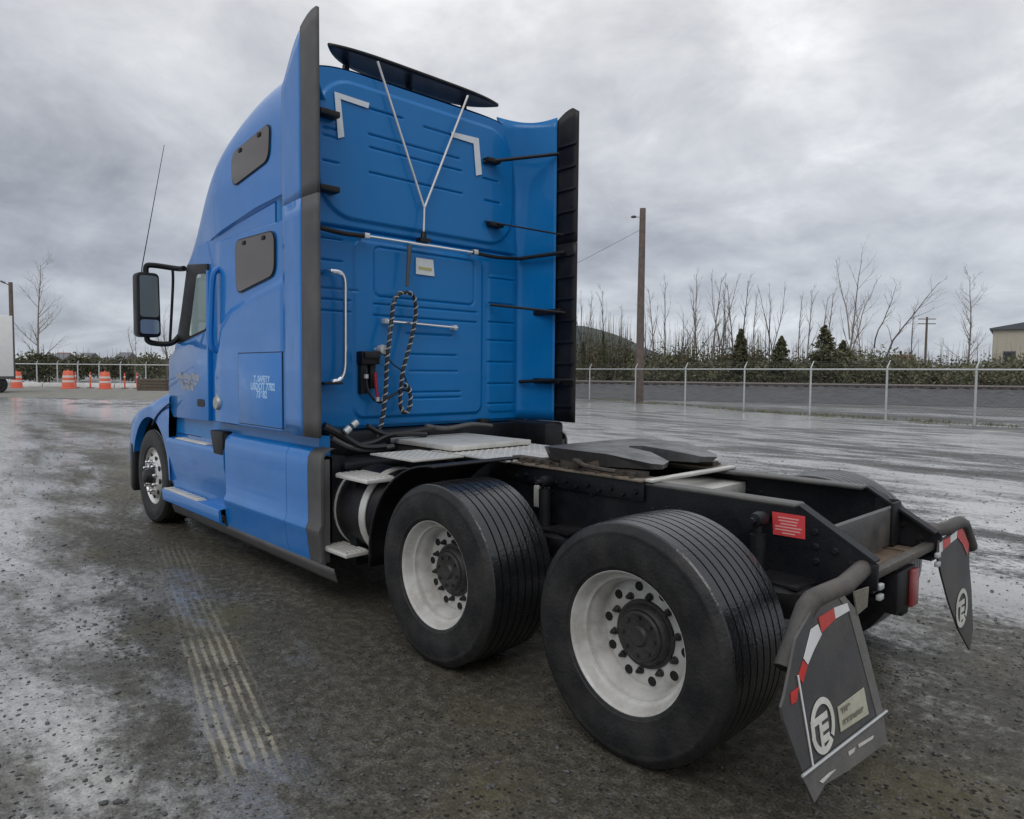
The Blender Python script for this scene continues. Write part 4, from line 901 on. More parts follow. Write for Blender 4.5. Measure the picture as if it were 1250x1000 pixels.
mb = MB(); mb.bx(2.55, 3.3, -1.19, -.95, .95, 1.18); mb.build('right_tank', 'black_plastic', truck, bevel=.03)

# --- mud flaps on bent tube hangers
FP0, FN = (-.735, 0, .78), (1, 0, -.16)
def fpx(u, v, off=0.0, sgn=1):
    p = onp(u, v, FP0, FN) if sgn == 1 else onp(u, v, (-.712, 0, .78), (1, 0, -.02))
    return p+Vector((-off, 0, 0))
def mk_flap(sgn):
    if sgn == 1: tp = ((1063, 699), (1030, 715), (1002, 727), (991, 732.5), (984, 742), (974, 770), (959, 817))
    else: tp = ((1143, 653), (1156, 645), (1167, 639), (1172, 637.5), (1176, 640), (1179, 648), (1184, 667))
    tube = [at(u, v, 'x', -.70) for u, v in tp]; tube[0].y = sgn*.432; tube[0].x = -.655
    rr = .037 if sgn == 1 else .033
    h = MB().tube(tube, [rr]*(len(tube)-1)+[rr*1.15], 16, cap=True).build('flap_hanger', 'hanger_steel', truck)
    e = tube[-1]; d = (e-tube[-2]).normalized(); MB().tube([e+d*.0005, e+d*.002], rr*.93, 14).build('tube_bore', 'hole_dark', h)
    mb = MB(); mb.bx(-.7165, -.60, sgn*.4315, sgn*.441, .725, .835); mb.build('hanger_plate', 'black_paint', h, bevel=.004)
    mb = MB()
    for z in (.735, .690): mb.bx(-.722, -.702, sgn*.365, sgn*.41, z-.012, z+.012)
    build_each(mb, 'hanger_bolt', 'galv', h, bevel=.004)
    out = ((958, 850), (954, 864), (957, 880), (975, 930), (993, 980), (1006, 957), (1034, 941), (1082, 906), (1078, 874), (1058, 792), (1045, 745), (1030, 727), (992, 745), (972, 780)) if sgn == 1 else \
          ((1145, 682), (1149, 700), (1158, 734), (1170, 768), (1184, 794), (1188, 768), (1186, 720), (1183.5, 690), (1183, 664), (1176, 644), (1147, 660))
    f = poly_face([fpx(u, v, 0, sgn) for u, v in out], (1, 0, 0), 'mud_flap', 'flap', truck, .009)
    def piece(px, name, mat, off, t=.002, parent=None):
        return poly_face([fpx(u, v, off, sgn) for u, v in px], (1, 0, 0), name, mat, parent or f, t)
    def q(a, b): return O+ey*a*rad+ez*b*rad
    def arcstrip(a0, a1, r0, r1, n=26):
        mb = MB(); ou = [q(r1*math.cos(lerp(a0, a1, i/n)), r1*math.sin(lerp(a0, a1, i/n))) for i in range(n+1)]; inn = [q(r0*math.cos(lerp(a0, a1, i/n)), r0*math.sin(lerp(a0, a1, i/n))) for i in range(n+1)]
        mb.grid([ou, inn], smooth=False); return mb.build('emblem', 'flap_print', f, thick=.002, offset=0)
    ey = Vector((0, -1, 0)); ez = Vector((.16 if sgn == 1 else .02, 0, 1)).normalized()
    if sgn == 1:
        piece(((977, 947), (984, 960), (993, 979.5), (1006, 957), (1034, 940.5), (1082, 905.5), (1077, 870)), 'flap_tip', 'flap_lower', .004)
        piece(((1030, 727), (1045, 745), (1058, 792), (1078, 872), (1070, 876), (1050, 800), (1036, 748), (1024, 731)), 'flap_edge', 'flap_lower', .003)
        piece(((1017, 742), (1033, 736), (1036, 745), (1019, 755)), 'reflector_strip', 'white_refl', .004)
        piece(((998, 754), (1016.5, 742.5), (1018.5, 755.5), (1002, 772)), 'reflector_strip', 'red_tape', .004)
        piece(((989, 768), (997.5, 762), (1002, 774), (992, 794), (985, 811), (980, 804)), 'reflector_strip', 'white_refl', .004)
        piece(((979.5, 806), (984.5, 812), (979, 834), (973, 826)), 'reflector_strip', 'red_tape', .004)
        piece(((964, 846), (974, 838), (971, 856), (965, 860)), 'reflector_strip', 'red_tape', .004)
        MB().tube([fpx(972, 824, .006), fpx(991, 938, .006)], .0035, 6).build('cord', 'white_refl', f)
        MB().tube([fpx(976, 946, .010), fpx(1079, 867, .010)], .0055, 6).build('clamp_rod', 'galv', f)
        for px in (((1010, 942), (1018, 938), (1002, 955), (998, 953)), ((1033, 917), (1042, 911), (1040, 917), (1034, 922)), ((1045, 908), (1064, 897), (1063, 901), (1046, 912))): piece(px, 'flap_scuff', 'flap_print', .0075, .001)
        poly_face([fpx(u, v, .003) for u, v in ((1040, 722), (1058, 716), (1056, 740), (1044, 750))], (-1, 0, 0), 'hanger_tab', 'mud_print', h, .006)
        O = fpx(1003, 885, .005); rad = .088
        # pale banner with two worn lines
        bpx = ((1021, 863), (1053, 839), (1059, 871), (1025, 893)); piece(bpx, 'banner', 'flap_banner', .005)
        C = [fpx(u, v, .0055) for u, v in bpx]
        for s, ty_, sz in (('TEC', .30, .042), ('EQUIPMENT', .74, .034)):
            L0 = C[0].lerp(C[3], ty_); L1 = C[1].lerp(C[2], ty_)
            text('banner_text', s, sz, 'banner_ink', f, tuple(L0.lerp(L1, .08)), (L1-L0), (0, 0, 1), align='LEFT', bold=.002)
    else:
        piece(((1146, 663), (1150, 660), (1150, 672), (1146, 676)), 'reflector_strip', 'white_refl', .004)
        piece(((1150.5, 660), (1159, 655), (1159, 664), (1150.5, 671)), 'reflector_strip', 'red_tape', .004)
        piece(((1159.5, 654), (1168, 647), (1167, 657), (1159.5, 663)), 'reflector_strip', 'white_refl', .004)
        piece(((1168.5, 647), (1174, 645), (1182, 664), (1180, 678), (1174, 664), (1168, 656)), 'reflector_strip', 'red_tape', .004)
        O = fpx(1173, 742, .005, -1); rad = .10; ey = Vector((0, -2.2, 0))*.45
    arcstrip(R(-40), R(158), .80, 1.05); arcstrip(R(190), R(312), .80, 1.05)
    for P_ in (((-.98, .42), (.48, .42), (.48, .16), (-.72, .16), (-.72, -.45), (-.98, -.2)), ((-.30, .16), (-.08, .16), (-.08, -.98), (-.30, -.86)), ((-.08, .0), (.48, .0), (.48, -.24), (-.08, -.24)), ((-.08, -.40), (.48, -.40), (.48, -.66), (-.08, -.66))):
        poly_face([q(a, b) for a, b in P_], (1, 0, 0), 'emblem', 'flap_print', f, .002)
    return f
mk_flap(1); mk_flap(-1)
# tail lamp
a = at(1104, 703, 'x', -.70); b = at(1120, 738, 'x', -.70); yc = (a.y+b.y)/2
mb = MB(); mb.bx(-.68, -.58, b.y-.02, a.y+.02, b.z-.01, a.z+.01); mb.bx(-.66, -.60, b.y, a.y, a.z, .76); lamp = mb.build('tail_lamp', 'black_plastic', truck, bevel=.008)
mb = MB(); mb.bx(-.70, -.681, b.y-.015, b.y+.075, b.z, a.z); mb.build('lens', 'tail_red', lamp, bevel=.006)
# ------------------------------------------------------------------ ground
def make_ground():
    mb = MB(); n = 60
    # fine grid close by, one big apron to the horizon
    xs = [-3000, -600, -150, -60, -30]+[-20+i*1.0 for i in range(121)]+[120, 180, 300, 700, 3000]
    ys = [-3000, -700, -250, -120, -80]+[-60+i*1.0 for i in range(91)]+[45, 80, 200, 700, 3000]
    rnd = random.Random(3); rows = []
    for x in xs: rows.append([(x, y, 0.0) for y in ys])
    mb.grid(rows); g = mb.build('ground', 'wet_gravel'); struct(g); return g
make_ground()
# loose stones
def make_stones():
    rnd = random.Random(11); mb = MB(); ico = bmesh.new(); bmesh.ops.create_icosphere(ico, subdivisions=1, radius=1); ico.verts.index_update()
    V = [v.co.copy() for v in ico.verts]; Fc = [tuple(v.index for v in f.verts) for f in ico.faces]; ico.free()
    for i in range(8000):
        D = 1.6+14*rnd.random()**1.7; u = rnd.uniform(-120, 1370); p = gnd(u, D)
        if abs(p.x-1) > 4 and False: continue
        s = rnd.choice((.004, .005, .006, .007, .009, .012))*rnd.uniform(.7, 1.25)*(1 if rnd.random() < .97 else 1.5)
        if abs(p.y) < 1.3 and -.6 < p.x < 7: s *= .6
        a = rnd.uniform(0, 6.28); c, sn = math.cos(a), math.sin(a); sx, sy, sz = s*rnd.uniform(.8, 1.5), s*rnd.uniform(.7, 1.1), s*rnd.uniform(.45, .8)
        vs = []
        for v in V:
            k = rnd.uniform(.8, 1.2); x, y = v.x*sx*k, v.y*sy*k; vs.append((p.x+x*c-y*sn, p.y+x*sn+y*c, v.z*sz*k+sz*.25))
        mb.add(vs, Fc)
    o = mb.build('loose_stones', 'stone'); o['kind'] = 'stuff'
make_stones()

# ------------------------------------------------------------------ right-hand chain link fence
FA = Vector((27.57, -30.96, 0)); FB = Vector((5.23, -26.18, 0)); 
def fence(pts, H, label, grp, mesh_step=.11, brace=True, name='chain_link_fence', post_r=.038):
    root = thing(name, label, 'fence', tuple(pts[0]))
    o = pts[0]
    for i, p in enumerate(pts):
        p = p-o; mb = MB(); mb.tube([p, p+Vector((0, 0, H))], post_r, 10)
        mb.tube([p+Vector((0, 0, H)), p+Vector((0, 0, H+.05)), p+Vector((-.06, -.10, H+.30))], [post_r*.9, post_r*.8, post_r*.45], 8); mb.build('fence_post', 'galv', root)
    mb = MB()
    for a, b in zip(pts, pts[1:]): mb.tube([a-o+Vector((0, 0, H-.03)), b-o+Vector((0, 0, H-.03))], post_r*.78, 8)
    mb.build('top_rail', 'galv', root)
    mb = MB(); wr = .0026
    for a, b in zip(pts, pts[1:]):
        d = (b-a); L = d.length; d.normalize(); k = -H; nrm = Vector((-d.y, d.x, 0))
        while k < L:
            for s in (1, -1):
                x0, x1 = k, k+H; z0, z1 = (.03, H-.03) if s == 1 else (H-.03, .03)
                if x1 > 0 and x0 < L:
                    t0 = max(0, -x0/H); t1 = min(1, (L-x0)/H)
                    if t1 > t0:
                        P_ = a-o+d*(x0+H*t0)+Vector((0, 0, lerp(z0, z1, t0))); Q_ = a-o+d*(x0+H*t1)+Vector((0, 0, lerp(z0, z1, t1))); mb.tube([P_, Q_], wr, 3, cap=False, smooth=False)
            k += mesh_step*1.414
    w = mb.build('wire_mesh', 'wire', root); w['kind'] = 'stuff'
    mb = MB()
    for j in range(3):
        for a, b in zip(pts, pts[1:]): off = Vector((-.02-.02*j, -.033-.033*j, H+.1+.09*j)); mb.tube([a-o+off, b-o+off], .004, 3, cap=False)
    mb.build('barbed_wire', 'wire', root)
    return root
fps = [gnd(u, D) for u, D in ((560, 56), (640, 49.5), (720, 43.2), (776, 39.0), (837, 34.8), (909, 31.2), (990, 28.0), (1083, 25.2), (1192, 22.9), (1330, 20.6), (1500, 18.6))]
fence(fps, 1.86, 'galvanised chain link fence with tall posts in front of the railway line', None)
# railway behind it: ballast bank, sleepers, rails
def lineat(uA, DA, uB, DB, n, z=0): 
    a, b = gnd(uA, DA), gnd(uB, DB); return [a.lerp(b, i/n)+Vector((0, 0, z)) for i in range(n+1)]
ra0, ra1 = gnd(520, 66), gnd(1500, 47); rd = (ra1-ra0).normalized(); rn = Vector((-rd.y, rd.x, 0))
if rn.dot(Vector((FW.x, FW.y, 0))) < 0: rn = -rn
rows = []; rb_ = random.Random(2)
for i in range(121):
    c = ra0.lerp(ra1, i/120); r = []
    for off, z in ((-17, .012), (-12, .12), (-9, .22), (-5.5, .34), (-3.2, .46), (-1.9, .66), (1.9, .66), (3.2, .4), (6, .3), (12, .2)): r.append(c+rn*(off+rb_.uniform(-.3, .3))+Vector((0, 0, z+rb_.uniform(-.05, .05)*(off > -15))))
    rows.append(r)
struct(MB().grid(rows, smooth=False).build('railway_ballast', 'ballast'))
trk = thing('railway_track', 'railway track with steel rails on a ballast bank behind the chain link fence', 'railway', tuple(ra0+Vector((0, 0, .66))))
for s in (-.72, .72): 
    mb = MB(); a = rn*s; b = (ra1-ra0)+rn*s; mb.tube([a+Vector((0, 0, .20)), b+Vector((0, 0, .20))], .075, 6); mb.tube([a+Vector((0, 0, .08)), b+Vector((0, 0, .08))], .07, 4); mb.build('rail', 'rail_steel', trk)
L_ = (ra1-ra0).length; slp = None; k = 0; x = 4
while x < L_-2 and k < 95:
    if slp is None: slp = MB().box((0, 0, .02), (.26, 2.5, .16)).build('sleeper', 'sleeper_wood', trk); o_ = slp
    else: o_ = slp.copy(); COL.objects.link(o_)
    o_.location = rd*x; o_.rotation_euler = (0, 0, math.atan2(rd.y, rd.x)); x += .72; k += 1
# grass at the foot of the fence
def tufts(name, rnd, places, mat, n, h):
    mb = MB()
    for _ in range(n):
        c = places(rnd); a = rnd.uniform(0, 6.28); hh = h*rnd.uniform(.4, 1.2); w = hh*.10; lean = Vector((math.cos(a), math.sin(a), 0))*hh*rnd.uniform(.2, .7); sd = Vector((-math.sin(a), math.cos(a), 0))*w
        mb.add([c-sd, c+sd, c+lean+Vector((0, 0, hh))], [(0, 1, 2)])
    o = mb.build(name, mat); o['kind'] = 'stuff'
def along_fence(r):
    i = r.randrange(2, len(fps)-1); a, b = fps[i], fps[i+1]; p = a.lerp(b, r.random()); g_ = r.gauss(0, .5); q = p+Vector((FW.x, FW.y, 0))*g_
    if math.sin(p.x*1.3)+math.sin(p.x*.47+2) < -.1: q += Vector((FW.x, FW.y, 0))*1.5
    return q
tufts('verge_grass', random.Random(4), along_fence, 'dry_grass', 3000, .11)

# brambles behind the track: thousands of leaf-sized faces in overlapping mounds
def leafcloud(mb, c, r, n, rnd, size, flat=1.0):
    for _ in range(n):
        d = Vector((rnd.gauss(0, 1), rnd.gauss(0, 1), rnd.gauss(0, 1))).normalized()*(rnd.random()**.4)
        p = Vector((c[0]+d.x*r[0], c[1]+d.y*r[1], c[2]+d.z*r[2])); s = size*rnd.uniform(.5, 1.4)
        a = Vector((rnd.gauss(0, 1), rnd.gauss(0, 1), rnd.gauss(0, 1))).normalized(); b = a.orthogonal().normalized(); b = (b*math.cos(rnd.random()*6)+a.cross(b)*math.sin(rnd.random()*6)).normalized()
        mb.add([p-a*s, p+b*s*.55, p+a*s, p-b*s*.55], [(0, 1, 2, 3)])
rnd = random.Random(21); mb = MB(); a, b = gnd(560, 74), gnd(1480, 56)
for i in range(330):
    t = rnd.random(); c = a.lerp(b, t)+rn*rnd.uniform(-1.5, 7); hh = rnd.uniform(1.2, 2.15)*(.95+.18*math.sin(t*23))*(1+.15*t); leafcloud(mb, (c.x, c.y, .45+hh*.55), (rnd.uniform(1.0, 2.3), rnd.uniform(1.0, 2.3), hh), 260, rnd, .15)
    if rnd.random() < .5:
        for _ in range(5):
            q = c+Vector((rnd.uniform(-1.5, 1.5), rnd.uniform(-1.5, 1.5), .8)); mb.tube([q, q+Vector((rnd.uniform(-.5, .5), rnd.uniform(-.5, .5), hh*.9)), q+Vector((rnd.uniform(-1.1, 1.1), rnd.uniform(-1, 1), hh*rnd.uniform(.9, 1.5)))], .014, 3, cap=False)
o = mb.build('bramble_thicket', 'bramble'); o['kind'] = 'stuff'

# brown-green scrub filling in under the saplings
rnd = random.Random(77); mb = MB()
for (u0, u1, v0, n) in ((700, 775, 408, 46), (800, 935, 416, 70), (960, 1060, 424, 36), (1080, 1260, 430, 40)):
    for i in range(n):
        D = rnd.uniform(68, 76); p = gnd(rnd.uniform(u0, u1), D); top = (455-v0-rnd.uniform(-4, 16))*PXM(D)+1.63
        leafcloud(mb, (p.x, p.y, top*.55), (rnd.uniform(.7, 1.5), rnd.uniform(.7, 1.5), top*.45), 80, rnd, .13)
        for _ in range(4):
            q = p+Vector((rnd.uniform(-1, 1), rnd.uniform(-1, 1), top*.5)); mb.tube([q, q+Vector((rnd.uniform(-.3, .3), rnd.uniform(-.3, .3), top*rnd.uniform(.5, .9)))], [.03, .008], 3, cap=False)
o = mb.build('scrub_undergrowth', 'scrub'); o['kind'] = 'stuff'

# ------------------------------------------------------------------ trees
def bare_tree_mesh(rnd, H, spread=.35, kink=.12, levels=3, nb=14, r0=None, fork=0, up=.75, start=.22):
    tr = MB(); cr = MB(); r0 = r0 or H*.011
    def limb(p, d, L, r, lvl, mb):
        n = 7 if lvl == 0 else 4; pts = [p]; q = p.copy(); dd = d.copy()
        for i in range(n):
            dd = (dd+Vector((rnd.gauss(0, kink), rnd.gauss(0, kink), rnd.gauss(0, kink*.5)+(.08 if lvl else .02)))).normalized(); q = q+dd*(L/n); pts.append(q.copy())
        rs = [max(.006, r*(1-.85*i/n)) for i in range(n+1)]
        mb.tube(pts, rs, 5 if lvl == 0 else 3, cap=False)
        if lvl < levels:
            m = nb if lvl == 0 else max(3, int(nb*.45)); 
            for k in range(m):
                t = start+(1-start)*(k+rnd.random())/m if lvl == 0 else .2+.8*rnd.random(); j = min(n-1, int(t*n)); pp = pts[j].lerp(pts[j+1], t*n-j); a = rnd.uniform(0, 6.28)
                dr = (pts[min(j+1, n)]-pts[j]).normalized(); sd = dr.orthogonal().normalized(); sd = (sd*math.cos(a)+dr.cross(sd)*math.sin(a)); nd = (dr*up+sd*rnd.uniform(.5, 1.0)).normalized()
                limb(pp, nd, L*(spread*(1.15-t*.75) if lvl == 0 else .45)*rnd.uniform(.6, 1.2), max(.006, rs[j]*.5), lvl+1, cr)
    limb(Vector((0, 0, 0)), Vector((rnd.gauss(0, .03), rnd.gauss(0, .03), 1)).normalized(), H, r0, 0, tr)
    for f in range(fork):
        a = rnd.uniform(0, 6.28); limb(Vector((0, 0, H*rnd.uniform(.18, .4))), Vector((math.cos(a)*.25, math.sin(a)*.25, 1)).normalized(), H*rnd.uniform(.55, .75), r0*.6, 0, tr)
    return tr, cr
TP = {}
def bare_tree(u, D, top_v, label, group, kind=0, mat='bark', name='bare_tree', base_z=0.3, ivy=0.0):
    p = gnd(u, D); H = (455-top_v)*PXM(D)+1.63-base_z
    key = (kind, mat)
    root = thing(name, label, 'tree', (p.x, p.y, base_z), random.uniform(0, 6.28), group)
    if key not in TP:
        r = random.Random(100+kind*7); args = [dict(spread=.24, nb=13, up=1.6, kink=.035, levels=2, start=.3), dict(spread=.20, nb=15, up=1.4, kink=.03, levels=2, start=.25), dict(spread=.34, nb=10, fork=2, kink=.09, levels=2, up=1.1), dict(spread=.30, nb=11, fork=1, kink=.13, levels=2, start=.35, up=1.0), dict(spread=.27, nb=22, up=.75, kink=.03, levels=2, start=.12), dict(spread=.26, nb=11, up=1.8, fork=2, kink=.04, levels=2)][kind]
        t, c = bare_tree_mesh(r, 10, **args); to = t.build('trunk', mat, root); co = c.build('crown', mat, root); TP[key] = (to.data, co.data)
    else:
        for nm, me in zip(('trunk', 'crown'), TP[key]): o = bpy.data.objects.new(nm, me); COL.objects.link(o); o.parent = root
    root.scale = (H/10*1.0,)*3
    if ivy:
        r = random.Random(int(u)); mb = MB(); q = 10*ivy
        for k in range(12): leafcloud(mb, (r.gauss(0, .10), r.gauss(0, .10), q*(k+.5)/12), (.30*(1.2-k/14), .30*(1.2-k/14), q/12), 90, r, .085)
        mb.build('ivy', 'ivy', root)
    return root
def pos_words(u):
    return None
RT_ = [ # u, depth, top v, kind, mat, ivy, label
 (1036, 66, 313, 2, 'bark_pale', .12, 'tallest bare tree with upright forks rising behind the fence, right of the pointed conifer'),
 (1066, 64, 328, 3, 'bark', .10, 'crooked bare tree with a long side limb, beside the tallest bare tree'),
 (1181, 84, 335, 4, 'bark_pale', 0, 'slim pale bare tree standing alone just left of the beige building'),
 (1113, 90, 372, 1, 'bark', 0, 'faint thin bare tree just left of the distant pole with crossarms'),
 (985, 70, 352, 0, 'bark_pale', 0, 'slender pale bare tree left of the pointed conifer behind the fence'),
 (997, 72, 360, 1, 'bark_pale', 0, 'thin straight bare tree rising just behind the pointed conifer'),
 (737, 62, 356, 0, 'bark_dark', .55, 'ivy covered bare tree left of the wooden pole, against the low hill'),
 (712, 64, 366, 5, 'bark_dark', .5, 'ivy covered bare tree half hidden by the right edge of the cab'),
 (829, 68, 382, 2, 'bark', .15, 'crooked low bare tree with branches arching left, right of the wooden pole'),
 (942, 68, 355, 5, 'bark', .1, 'bare tree with a V shaped top left of the small round conifers'),
]
for u, D, v, k, mt, iv, lb in RT_: bare_tree(u, D, v, lb, 'bare trees behind the railway', k, mt, ivy=iv, base_z=.4)
ORD = ('first', 'second', 'third', 'fourth', 'fifth', 'sixth', 'seventh', 'eighth', 'ninth', 'tenth', 'eleventh', 'twelfth', 'thirteenth')
SAP = sorted(((760, 74, 375, 1, 'bark_pale', 0), (800, 74, 352, 1, 'bark_pale', 0), (812, 72, 345, 0, 'bark_pale', 0), (846, 70, 334, 0, 'bark_pale', 0), (853, 74, 352, 1, 'bark', 0), (866, 70, 338, 1, 'bark_pale', 0), (878, 72, 344, 5, 'bark_pale', .2), (886, 70, 366, 0, 'bark', .25), (897, 70, 346, 1, 'bark', .2), (907, 68, 342, 0, 'bark_dark', .45), (919, 72, 358, 1, 'bark_pale', 0), (865, 76, 380, 3, 'bark', .1), (838, 74, 372, 3, 'bark_pale', .1), (724, 72, 372, 1, 'bark', .3), (1010, 74, 356, 0, 'bark', 0), (1052, 74, 372, 1, 'bark_pale', 0), (975, 76, 360, 1, 'bark_pale', 0), (790, 76, 378, 5, 'bark', .1)))
LEFT = [q for q in SAP if q[0] < 780]; MIDS = [q for q in SAP if 780 < q[0] < 940]; RIGHTS = [q for q in SAP if q[0] > 940]
for i, (u, D, v, k, mt, iv) in enumerate(SAP):
    if u < 780: lb = ('thin leafless sapling nearest the edge of the cab, left of the wooden pole', 'thin leafless sapling close left of the wooden pole')[LEFT.index(SAP[i])]
    elif u < 940: lb = '%s%s sapling to the right of the wooden pole in the tree row' % (('ivy grown ' if iv else 'leafless '), ORD[MIDS.index(SAP[i])])
    else: lb = ('leafless sapling left of the pointed conifer, leftmost of its group', 'leafless sapling just right of the pointed conifer', 'leafless sapling between the tallest bare tree and the crooked one')[RIGHTS.index(SAP[i])]
    bare_tree(u, D, v, lb, 'saplings in the tree row', k, mt, ivy=iv, base_z=.4)
def conifer(u, D, v, wpx, label, name='conifer'):
    p = gnd(u, D); H = (455-v)*PXM(D)+1.2; w = wpx*PXM(D)/2; root = thing(name, label, 'tree', (p.x, p.y, .4), 0, 'small conifers behind the fence'); r = random.Random(int(u*3)); mb = MB()
    for k in range(34):
        t = k/33; rad = w*2.1*(1-t)**.9*r.uniform(.75, 1.15)+.08
        for m in range(max(3, int(9*(1-t)))):
            a = r.uniform(0, 6.28); c = (math.cos(a)*rad*.65, math.sin(a)*rad*.65, H*(.06+.92*t)); leafcloud(mb, c, (rad*.42+.1, rad*.42+.1, H*.045), 34, r, .13)
    mb.build('crown', 'conifer', root); MB().tube([(0, 0, 0), (0, 0, H*.98)], [.12, .02], 6).build('trunk', 'bark_dark', root)
conifer(1005, 60, 396, 30, 'tallest pointed conifer between bare trunks behind the fence')
conifer(953, 62, 410, 22, 'broad low conifer with two tips behind the fence, left of the pointed one')
conifer(903, 64, 402, 16, 'dark bushy conifer tucked among the bare saplings')
conifer(1028, 66, 414, 26, 'low olive green conifer at the foot of the tallest bare tree')

# far hill, far buildings on the right
def hill(pts, D, name, back=300):
    rows = []
    for u, v in pts:
        p = deep(u, v, D); g_ = gnd(u, D*.82); rows.append([Vector((g_.x, g_.y, -1)), g_.lerp(p, .5)+Vector((0, 0, (p.z)*.15)), p, p+Vector((FW.x, FW.y, 0))*back-Vector((0, 0, p.z*.2)), p+Vector((FW.x, FW.y, 0))*back*2-Vector((0, 0, p.z+2))])
    return struct(MB().grid(rows).build(name, 'hill'))
hill([(560, 452), (600, 425), (650, 405), (690, 397), (712, 398), (730, 402), (750, 408), (770, 416), (790, 426), (812, 434), (850, 440), (900, 446), (980, 452), (1010, 455)], 900, 'hill')
hill([(-250, 448), (-150, 440), (-60, 436), (20, 440), (90, 438), (150, 436), (210, 439), (280, 440), (380, 446), (450, 450)], 1400, 'hill')
def house(u, D, wpx, vtop, vbase_h, label, wall='house_wall', roofm='roof_brown', depth=6, yaw=0.0, windows=2, name='house', eave=None):
    p = gnd(u, D); k = PXM(D); wd = wpx*k; H = (455-vtop)*k+1.63; ev = H*.62 if eave is None else (455-eave)*k+1.63
    root = thing(name, label, 'building', (p.x, p.y, 0), math.atan2(FW.y, FW.x)-math.pi/2+yaw)
    MB().bx(-wd/2, wd/2, 0, depth, 0, ev).build('wall', wall, root)
    mb = MB(); o = .3; ridge = depth/2
    mb.prism([(-o, ev-.1), (depth+o, ev-.1), (ridge, H)], 'x', -wd/2-o, wd/2+o); mb.build('roof', roofm, root)
    for i in range(windows):
        x = -wd/2+wd*(i+.5)/windows; f = MB().bx(x-.55, x+.55, -.05, .02, ev*.42, ev*.78).build('window', 'house_wall', root); MB().bx(x-.45, x+.45, -.07, -.045, ev*.46, ev*.74).build('pane', 'house_glass', f)
    return root
house(1113, 130, 18, 429, 0, 'small brown roofed house far behind the brambles, below the crossarm pole', 'house_wall', 'roof_brown')
house(806, 150, 20, 431, 0, 'pale distant house glimpsed between trunks, just right of the wooden pole', 'house_wall', 'roof_grey', windows=2)
house(891, 150, 16, 432, 0, 'pale distant house glimpsed under the bare sapling row', 'house_wall', 'roof_brown', windows=2)
# large beige metal building at the right edge
D = 95; k = PXM(D); p = gnd(1210, D); wall_h = (455-397.5)*k+1.63
bl = thing('metal_building', 'large beige metal clad building with a low grey pitched roof at the right edge', 'building', (p.x, p.y, 0), math.atan2(ray(1210, 455).y, ray(1210, 455).x)-math.pi/2-.03)
MB().bx(0, 26, 0, 18, 0, wall_h).build('wall', 'clad_beige', bl)
mb = MB(); mb.prism([(-.4, wall_h-.15), (-.4, wall_h+.05), (13, wall_h+2.5), (26.4, wall_h+.05), (26.4, wall_h-.15)], 'y', -.4, 18.4); mb.build('roof', 'roof_grey', bl)
for i in range(8): 
    f = MB().bx(1.2+3.1*i, 2.6+3.1*i, -.06, .03, wall_h*.42, wall_h*.62).build('window', 'roof_grey', bl); MB().bx(1.3+3.1*i, 2.5+3.1*i, -.09, -.055, wall_h*.44, wall_h*.60).build('pane', 'house_glass', f)
seam = None
for i in range(26):
    if seam is None: seam = MB().bx(0, .06, -.035, .01, 0, wall_h-.12).build('cladding_rib', 'clad_beige', bl); seam.location = (.5, 0, 0)
    else: s_ = seam.copy(); COL.objects.link(s_); s_.location = (.5+i*1.0, 0, 0)

# ------------------------------------------------------------------ poles and wires
def wpole(u, D, vtop, r0, r1, label, name='utility_pole'):
    p = gnd(u, D); H = (455-vtop)*PXM(D)+1.63; root = thing(name, label, 'pole', (p.x, p.y, 0)); MB().tube([(0, 0, 0), (.02, 0, H*.5), (0, 0, H)], [r0, lerp(r0, r1, .5), r1], 14).build('shaft', 'pole_wood', root); return root, p, H
pole, pp, pH = wpole(781, 39.6, 257, .235, .165, 'tall plain wooden pole with a small lamp standing at the chain link fence')
sd_ = -RT; k = PXM(39.6)
mb = MB(); z = pH-.48; mb.tube([(0, 0, z), tuple(sd_*.35+Vector((0, 0, z+.02)))], .03, 8); arm = mb.build('lamp_arm', 'galv', pole)
c = sd_*.5+Vector((0, 0, z+.03)); mb = MB(); mb.lathe([(0, .06), (.10, .05), (.16, .0), (.14, -.05), (0, -.06)], c, 'z', 14); mb.build('lamp_head', 'rubber_trim', arm)
p2, q2, H2 = wpole(1129, 120, 384, .22, .16, 'distant wooden pole with two crossarms rising above the brambles')
for dz in (.35, 1.15):
    mb = MB(); mb.tube([tuple(RT*-1.5+Vector((0, 0, H2-dz))), tuple(RT*1.5+Vector((0, 0, H2-dz)))], .09, 4); mb.build('crossarm', 'pole_wood', p2)
p3, q3, H3 = wpole(16, 62, 352, .20, .16, 'dark wooden pole with a bracket lamp behind the white trailer')
mb = MB(); mb.tube([(0, 0, H3-.3), tuple(RT*-.55+Vector((0, 0, H3-.05)))], .04, 6); mb.tube([tuple(RT*-.5+Vector((0, 0, H3-.05))), tuple(RT*-.85+Vector((0, 0, H3+.1)))], .08, 6); mb.build('lamp_arm', 'rubber_trim', p3)
a = pp+Vector((0, 0, (455-281)*PXM(39.6)+1.63)); b = deep(500, 405, 52)
sag = [a.lerp(b, i/16)-Vector((0, 0, .5*math.sin(math.pi*i/16))) for i in range(17)]
tag(MB().tube(sag, .010, 4).build('overhead_cable', 'wire'), 'thin overhead cable sloping from the tall wooden pole down behind the cab', 'cable')

# ------------------------------------------------------------------ left background
lf = [gnd(u, 66) for u in (-60, -22, 5, 45, 70, 95, 121, 147, 178, 210, 245, 285, 330)]
fence(lf, 2.0, 'chain link fence behind the orange drums on the far left side', None, mesh_step=.2, post_r=.055)
